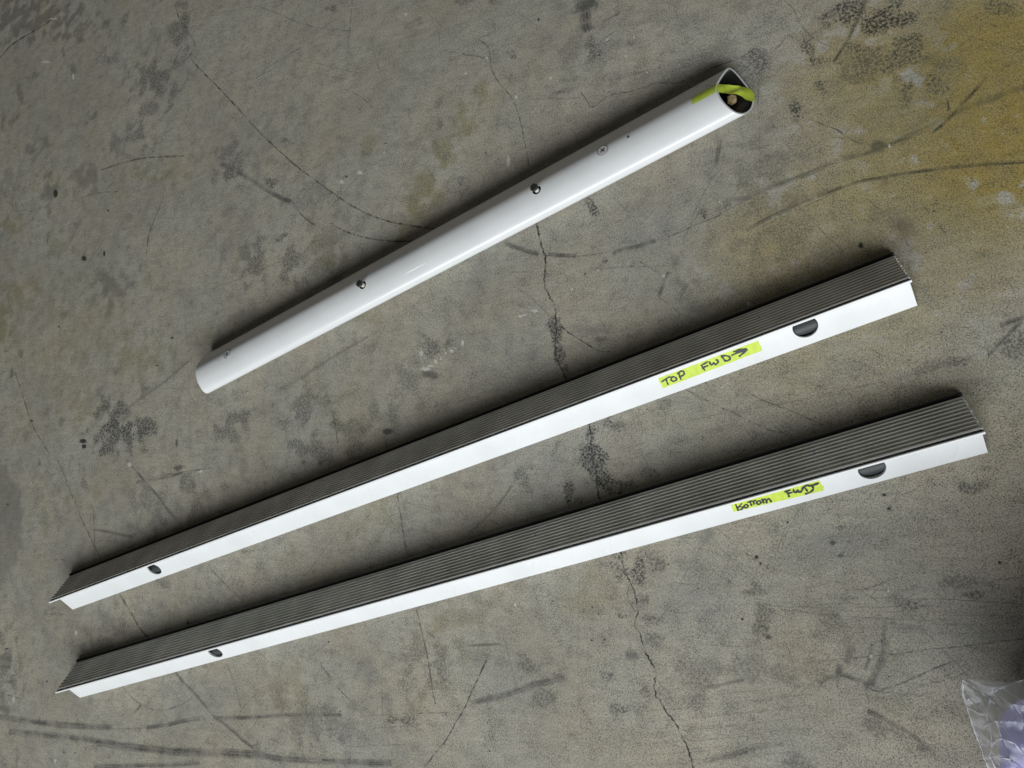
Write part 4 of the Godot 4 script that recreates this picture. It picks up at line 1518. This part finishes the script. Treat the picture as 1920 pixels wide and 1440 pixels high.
func streamlined_tube(white: Material) -> void:
	make_hull()
	var o := Node3D.new()
	# base below the middle of the tube
	var mid := -553.0
	var at := Vector3(0.956219 * mid - 0.292653 * 665.5, 0, -0.292653 * mid - 0.956219 * 665.5) * MM
	place(o, "streamlined_tube", at, 0.297, "white teardrop-section tube with bolts on top and lime tape across its open end", "tube")
	var holes := [[-144.0, hull_v(6.0), 8.2, 4.0], [235.0, hull_v(3.6), 8.2, 4.0]]
	var st := begin()
	holed(st, TUBE_START, TUBE_END, hull_s, holes, hull_at, 0.0)
	for h in holes:
		bore(st, h, hull_at, 0.0, 2.4)
	for i in hull_s.size() - 1:
		for e in [[TUBE_START, Vector3(-1, 0, 0)], [TUBE_END, Vector3(0.7071, 0.7071, 0)]]:
			quad(st, hull_at(e[0], hull_s[i], 0.0)[0], hull_at(e[0], hull_s[i + 1], 0.0)[0], hull_at(e[0], hull_s[i + 1], 2.4)[0], hull_at(e[0], hull_s[i], 2.4)[0], e[1], e[1], e[1], e[1])
	part(o, "shell", st, white)
	var inner := begin()
	holed(inner, TUBE_START, TUBE_END, hull_s, holes, hull_at, 2.4, -1.0)
	part(o, "inner_wall", inner, plain(lin(0.012, 0.013, 0.011), 0.4), "dark inside of the tube")
	# two cross-slotted countersunk screws
	var steel := plain(lin(0.62, 0.61, 0.58), 0.36, 0.85)
	for u in [[361.0, -3.0, 0.5], [-504.5, -2.6, 0.2]]:
		screw(o, surface_frame(u[0], u[1], u[2]), plain(lin(0.66, 0.66, 0.65), 0.35, 0.25))
	# two hex bolts standing out of their holes
	var dull := plain(lin(0.05, 0.047, 0.04), 0.45, 0.5)
	for u in [[235.0, 3.6, 0.3], [-144.0, 6.0, 0.1]]:
		var f := surface_frame(u[0], u[1], u[2])
		var b := begin()
		lathe(b, [Vector2(0, 11.2), Vector2(6.2, 11.2), Vector2(7.3, 10.4), Vector2(7.3, 7.2), Vector2(3.1, 7.0)], f, 6, 0.3)
		var head := part(o, "bolt", b, dull)
		var k := begin()
		lathe(k, [Vector2(4.3, 8.2), Vector2(4.3, -14.0)], f, 24)
		part(head, "shank", k, plain(lin(0.75, 0.73, 0.68), 0.4, 0.3))
	# a small pin hole with its raised rim
	var pin := begin()
	lathe(pin, [Vector2(0.0, 0.25), Vector2(1.1, 0.25), Vector2(1.4, 0.5), Vector2(2.0, 0.4), Vector2(2.3, 0.0)], surface_frame(406.4, -2.1), 20)
	part(o, "pin_hole", pin, plain(lin(0.08, 0.08, 0.08), 0.5))
	# fresh scratch in the paint
	var cut := begin()
	var v0 := hull_v(26.5)
	for k in 6:
		var a0 := -55.0 + 53.0 * k / 6.0
		var a1 := -55.0 + 53.0 * (k + 1) / 6.0
		var w0 := 0.85 * sin(PI * k / 6.0) + 0.1
		var w1 := 0.85 * sin(PI * (k + 1) / 6.0) + 0.1
		var q := [hull_at(a0, v0 - w0, -0.06), hull_at(a1, v0 - w1, -0.06), hull_at(a1, v0 + w1, -0.06), hull_at(a0, v0 + w0, -0.06)]
		quad(cut, q[0][0], q[1][0], q[2][0], q[3][0], q[0][1], q[1][1], q[2][1], q[3][1])
	part(o, "paint_scratch", cut, plain(lin(0.93, 0.93, 0.93), 0.2))
	# chipped paint beside the tape
	var bare := plain(lin(0.03, 0.03, 0.035), 0.6)
	for c in [[529.0, -35.5, 2.6, 1.0], [534.0, -33.5, 1.6, 0.7], [543.0, -21.5, 3.2, 1.1], [547.0, -19.0, 1.4, 0.8], [-530.0, 1.5, 1.2, 0.8], [-527.0, -0.5, 0.8, 0.6]]:
		var nick := begin()
		var vc := hull_v(c[1])
		for k in 10:
			var p0 := hull_at(c[0], vc, -0.05)
			var p1 := hull_at(c[0] + cos(TAU * k / 10) * c[2] * (0.7 + 0.5 * sin(k * 2.3)), vc + sin(TAU * k / 10) * c[3], -0.05)
			var p2 := hull_at(c[0] + cos(TAU * (k + 1) / 10) * c[2] * (0.7 + 0.5 * sin(((k + 1) % 10) * 2.3)), vc + sin(TAU * (k + 1) / 10) * c[3], -0.05)
			tri(nick, p0[0], p1[0], p2[0], p0[1], p1[1], p2[1])
		part(o, "paint_chip", nick, bare)
	tube_tape(o)
	# bolt end seen inside the open end
	var g := Transform3D(Basis.from_euler(Vector3(0, 0.3, -0.35)), Vector3(568.0, 12.0, 5.5) * MM)
	var ib := begin()
	lathe(ib, [Vector2(0, 4.2), Vector2(5.2, 4.2), Vector2(7.6, 3.2), Vector2(7.6, -4.0), Vector2(3.5, -4.0), Vector2(3.5, -10.0)], g, 6, 0.3)
	part(o, "end_bolt", ib, plain(lin(0.60, 0.46, 0.25), 0.5, 0.2), "brassy hex bolt end inside the tube")
	# bent tab that sticks out of the far end
	var tab := begin()
	for e in [[[-622.0, -590.0], [20.0, 25.0], [-7.4, -6.0]], [[-622.0, -620.6], [20.0, 25.0], [-5.9, 13.0]]]:
		var bx := [e[0][0], e[0][1]]
		var by := [e[1][0], e[1][1]]
		var bz := [e[2][0], e[2][1]]
		box(tab, Vector3(bx[0], by[0], bz[0]), Vector3(bx[1], by[1], bz[1]))
	part(o, "end_tab", tab, white)


func box(st: SurfaceTool, lo: Vector3, hi: Vector3) -> void:
	for axis in 3:
		for s in 2:
			var n := Vector3.ZERO
			n[axis] = 1.0 if s else -1.0
			var p := []
			for k in [[0, 0], [1, 0], [1, 1], [0, 1]]:
				var v := Vector3.ZERO
				v[axis] = hi[axis] if s else lo[axis]
				v[(axis + 1) % 3] = hi[(axis + 1) % 3] if k[0] else lo[(axis + 1) % 3]
				v[(axis + 2) % 3] = hi[(axis + 2) % 3] if k[1] else lo[(axis + 2) % 3]
				p.append(v * MM)
			quad(st, p[0], p[1], p[2], p[3], n, n, n, n)


func screw(parent: Node3D, f: Transform3D, steel: Material) -> void:
	var st := begin()
	lathe(st, [Vector2(2.2, 0.35), Vector2(7.4, 0.55), Vector2(8.3, 0.45), Vector2(8.8, 0.0), Vector2(8.9, -1.0)], f, 40)
	lathe(st, [Vector2(0, -1.6), Vector2(2.2, -1.2), Vector2(2.2, 0.35)], f, 24)
	var head := part(parent, "screw", st, steel)
	var gap := begin()
	lathe(gap, [Vector2(8.7, 0.16), Vector2(9.6, 0.12), Vector2(9.9, 0.0)], f, 40)
	part(head, "gap_ring", gap, plain(lin(0.16, 0.16, 0.16), 0.6))
	var x := begin()
	for k in 2:
		var t := f * Transform3D(Basis(Vector3.UP, PI * 0.5 * k), Vector3.ZERO)
		var q := [Vector3(-5.0, 0.62, -0.75), Vector3(5.0, 0.62, -0.75), Vector3(5.0, 0.62, 0.75), Vector3(-5.0, 0.62, 0.75)]
		var n := (f.basis * Vector3.UP).normalized()
		quad(x, t * (q[0] * MM + Vector3(0, k * 0.00002, 0)), t * (q[1] * MM + Vector3(0, k * 0.00002, 0)), t * (q[2] * MM + Vector3(0, k * 0.00002, 0)), t * (q[3] * MM + Vector3(0, k * 0.00002, 0)), n, n, n, n)
	part(head, "cross_slot", x, plain(lin(0.02, 0.02, 0.02), 0.6))


func tube_tape(o: Node3D) -> void:
	var tape := tape_material()
	var st := begin()
	# along the top of the tube up to the cut edge
	var va := hull_v(2.6)
	var vb := hull_v(-12.6)
	var lo := minf(va, vb)
	var hi := maxf(va, vb)
	var rows := 8
	for i in rows:
		var p0 := lerpf(lo, hi, float(i) / rows)
		var p1 := lerpf(lo, hi, float(i + 1) / rows)
		var q := []
		for k in [[0, p0], [1, p0], [1, p1], [0, p1]]:
			var h := hull_at(0.0, k[1], -0.25)
			var y: float = h[0].y / MM
			var x: float = (TUBE_END - y + 0.2) if k[0] else 514.0 + 1.4 * sin(k[1] * 2.1) + (k[1] - lo) * 0.12
			q.append(Vector3(x * MM, h[0].y, h[0].z))
			q.append(h[1])
		quad(st, q[0], q[2], q[4], q[6], q[1], q[3], q[5], q[7])
	# and across the opening to the far rim, sagging and twisted
	var upper := [Vector3(557.8, 41.3, -13.0), Vector3(563.2, 36.0, -10.5), Vector3(573.8, 25.4, -9.3), Vector3(583.8, 15.4, -6.0), Vector3(596.9, 2.3, -2.5), Vector3(600.2, -0.2, 8.3)]
	var lower := [Vector3(552.9, 46.3, 4.9), Vector3(561.2, 38.0, 6.0), Vector3(568.5, 30.7, 8.2), Vector3(577.0, 22.0, 8.6), Vector3(583.6, 16.2, 18.6), Vector3(595.6, 4.2, 23.7)]
	upper[0] = hull_at(TUBE_END, hull_v(-12.6), -0.3)[0] / MM - Vector3(1.1, 0.6, 0)
	lower[0] = hull_at(TUBE_END, hull_v(2.6), -0.3)[0] / MM - Vector3(1.1, 0.6, 0)
	var out := Vector3(0.7071, 0.7071, 0)
	var grid := []
	var steps := 30
	for i in steps + 1:
		var f := float(i) / steps * 5.0
		var k := mini(int(f), 4)
		var g := f - k
		var a: Vector3 = upper[k].cubic_interpolate(upper[k + 1], upper[maxi(k - 1, 0)], upper[mini(k + 2, 5)], g)
		var b: Vector3 = lower[k].cubic_interpolate(lower[k + 1], lower[maxi(k - 1, 0)], lower[mini(k + 2, 5)], g)
		var row := []
		for j in 7:
			var s := j / 6.0
			var lift := 1.0 + 2.2 * sin(PI * s) * sin(f * 1.9 + s * 2.0) * sin(PI * i / steps) + (1.6 * exp(-pow((f - 2.9 - s * 0.8) * 3.0, 2.0)))
			row.append((a.lerp(b, s) + out * lift) * MM)
		grid.append(row)
	for i in steps:
		for j in 6:
			var p: Vector3 = grid[i][j]
			var nrm := []
			for c in [[i, j], [i + 1, j], [i + 1, j + 1], [i, j + 1]]:
				var i0 := maxi(c[0] - 1, 0)
				var i1 := mini(c[0] + 1, steps)
				var j0 := maxi(c[1] - 1, 0)
				var j1 := mini(c[1] + 1, 6)
				var n: Vector3 = (grid[i1][c[1]] - grid[i0][c[1]]).cross(grid[c[0]][j1] - grid[c[0]][j0]).normalized()
				nrm.append(n if n.dot(out) > 0.0 else -n)
			quad(st, p, grid[i + 1][j], grid[i + 1][j + 1], grid[i][j + 1], nrm[0], nrm[1], nrm[2], nrm[3])
	part(o, "tape_strip", st, tape, "lime tape strip across the open end")


# ------------------------------------------------------------------ the plastic bag

func plastic_bag() -> void:
	var o := Node3D.new()
	place(o, "plastic_bag", Vector3(0.1, 0, 0.24), 0.0, "clear crumpled plastic bag in the bottom right corner of the photograph", "plastic bag")
	var cushion := Node3D.new()
	place(cushion, "foam_cushion", Vector3(0.14, 0, 0.26), 0.0, "lilac foam cushion inside the clear plastic bag, with an unseen lobe added for shade", "cushion")
	var wr := FastNoiseLite.new()
	wr.seed = 9
	wr.frequency = 9.0
	wr.fractal_octaves = 2
	var lilac := plain(lin(0.56, 0.52, 0.98), 0.8)
	for lobe in [[Vector3(0.0, 0.066, 0.005), Vector3(0.062, 0.064, 0.066)], [Vector3(0.20, 0.13, 0.16), Vector3(0.19, 0.15, 0.25)]]:  # second lobe is unseen, added to cast shade on the floor
		var pt := func(a: float, b: float) -> Vector3:
			var d := Vector3(cos(a) * cos(b), sin(b), sin(a) * cos(b))
			var e: Vector3 = Vector3(signf(d.x) * pow(absf(d.x), 0.85), signf(d.y) * pow(absf(d.y), 0.85), signf(d.z) * pow(absf(d.z), 0.9)) * lobe[1]
			return e * (1.0 + 0.12 * wr.get_noise_3d(d.x * 0.12, d.y * 0.12, d.z * 0.12)) + lobe[0]
		var st := begin()
		grid_surface(st, 56, 28, pt)
		part(cushion, "lobe", st, lilac)
	# the film: control points (x, height, z) in millimetres, faceted and crumpled
	var film := StandardMaterial3D.new()
	film.albedo_color = Color(0.95, 0.96, 1.0, 0.27)
	film.roughness = 0.28
	film.transparency = BaseMaterial3D.TRANSPARENCY_ALPHA
	film.metallic_specular = 0.9
	var flat := [50.0, 50, 188.0, 49.0, 45, 202.1, 52.2, 38, 221.3, 56.3, 30, 240.6, 59.9, 25, 254.8, 62.6, 20, 264.7, 65.6, 14, 281.0, 70.5, 8, 294.5, 60.1, 55, 193.7, 70.1, 60, 201.0, 78.8, 70, 207.2, 59.2, 40, 214.7, 64.0, 55, 236.5, 68.8, 72, 219.9, 75.4, 62, 201.4, 76.6, 84, 191.7, 82.5, 92, 185.7, 105.6, 95, 174.1, 126.0, 95, 167.2, 81.3, 98, 200.2, 88.6, 124, 194.8, 101.0, 130, 192.2, 118.4, 132, 189.9, 74.9, 108, 217.0, 84.5, 133, 211.8, 98.3, 136, 211.1, 115.8, 136, 209.0, 76.9, 118, 231.6, 87.0, 130, 232.1, 100.0, 134, 231.0, 70.6, 84, 245.8, 68.4, 62, 266.1, 73.4, 100, 255.3, 81.9, 122, 249.9, 97.1, 128, 246.2, 113.0, 130, 243.5, 73.4, 80, 275.7, 80.8, 112, 272.0, 101.7, 118, 268.7, 115.8, 118, 266.6]
	var pts := PackedVector3Array()
	var plan := PackedVector2Array()
	for k in range(0, flat.size(), 3):
		pts.append(Vector3(flat[k] - 100.0, flat[k + 1], flat[k + 2] - 240.0) * MM)
		plan.append(Vector2(flat[k], flat[k + 2]))
	var crumple := FastNoiseLite.new()
	crumple.seed = 14
	crumple.noise_type = FastNoiseLite.TYPE_SIMPLEX_SMOOTH
	crumple.fractal_type = FastNoiseLite.FRACTAL_RIDGED
	crumple.fractal_octaves = 2
	crumple.frequency = 30.0
	var sk := begin()
	var idx := Geometry2D.triangulate_delaunay(plan)
	var cuts := 7
	for k in range(0, idx.size(), 3):
		var a := pts[idx[k]]
		var b := pts[idx[k + 1]]
		var c := pts[idx[k + 2]]
		if maxf(a.distance_to(b), maxf(b.distance_to(c), c.distance_to(a))) > 0.085:
			continue
		var at := func(i: int, j: int) -> Vector3:
			var p := a + (b - a) * (float(i) / cuts) + (c - a) * (float(j) / cuts)
			var sum := 0.0
			var wsum := 0.0
			for q in pts:
				var w := pow(Vector2(p.x - q.x, p.z - q.z).length_squared() + 0.00001, -1.6)
				sum += w * q.y
				wsum += w
			p.y = lerpf(p.y, sum / wsum, 0.65)
			return p + Vector3(0.2, 1.0, 0.1) * 0.010 * (crumple.get_noise_3d(p.x, p.y * 0.5, p.z) - 0.2)
		for i in cuts:
			for j in cuts - i:
				sk.set_smooth_group(0)
				for q in [[i, j], [i + 1, j], [i, j + 1]]:
					sk.add_vertex(at.call(q[0], q[1]))
				if i + j < cuts - 1:
					for q in [[i + 1, j], [i + 1, j + 1], [i, j + 1]]:
						sk.add_vertex(at.call(q[0], q[1]))
	sk.generate_normals()
	part(o, "film", sk, film)
	# hems where the film lies double, and creases with highlights painted in white
	var fold_highlight := film.duplicate()
	fold_highlight.albedo_color = Color(0.97, 0.98, 1.0, 0.75)
	for f in [[[7, 6, 5, 4, 3, 2, 1, 0], 1.2], [[0, 8, 9, 10], 0.9], [[15, 16, 17, 18], 0.7], [[12, 23, 27, 28, 34], 0.8], [[6, 31, 32, 33], 1.2], [[5, 30, 27], 1.1], [[14, 13, 30], 0.8], [[36, 31, 30], 1.4]]:
		var line := PackedVector3Array()
		for n in f[0]:
			line.append(pts[n])
		var rb := begin()
		for i in line.size() - 1:
			for s in 6:
				var p := line[i].lerp(line[i + 1], s / 6.0)
				var q := line[i].lerp(line[i + 1], (s + 1) / 6.0)
				var side := (q - p).cross(Vector3.UP).normalized()
				var w0: float = f[1] * MM * (0.7 + 0.5 * sin(i * 2.0 + s * 0.9))
				var w1: float = f[1] * MM * (0.7 + 0.5 * sin(i * 2.0 + (s + 1) * 0.9))
				if s == 5 and i + 1 < line.size() - 1:
					w1 = f[1] * MM * (0.7 + 0.5 * sin((i + 1) * 2.0))
				var lift := Vector3(0, 0.0035, 0)
				for m in [[-1.0, 0.0], [0.0, 1.0]]:
					var n: Vector3 = (Vector3.UP + side * (m[0] + m[1]) * 0.9).normalized()
					quad(rb, p + side * w0 * m[0] + lift * (1.0 - 0.4 * absf(m[0])), q + side * w1 * m[0] + lift * (1.0 - 0.4 * absf(m[0])), q + side * w1 * m[1] + lift * (1.0 - 0.4 * absf(m[1])), p + side * w0 * m[1] + lift * (1.0 - 0.4 * absf(m[1])), n, n, n, n)
		part(o, "fold_highlight", rb, fold_highlight)


func grid_surface(st: SurfaceTool, nu: int, nv: int, pt: Callable) -> void:
	for i in nu:
		for j in nv:
			var q := []
			for c in [[i, j], [i + 1, j], [i + 1, j + 1], [i, j + 1]]:
				var a: float = TAU * c[0] / nu
				var b: float = PI * (float(c[1]) / nv - 0.5) * 0.998
				var p: Vector3 = pt.call(a, b)
				var n: Vector3 = (pt.call(a + 0.02, b) - pt.call(a - 0.02, b)).cross(pt.call(a, b + 0.02) - pt.call(a, b - 0.02)).normalized()
				q.append(p)
				q.append(n if n.dot(Vector3(cos(a) * cos(b), sin(b), sin(a) * cos(b))) > 0.0 else -n)
			quad(st, q[0], q[2], q[4], q[6], q[1], q[3], q[5], q[7])
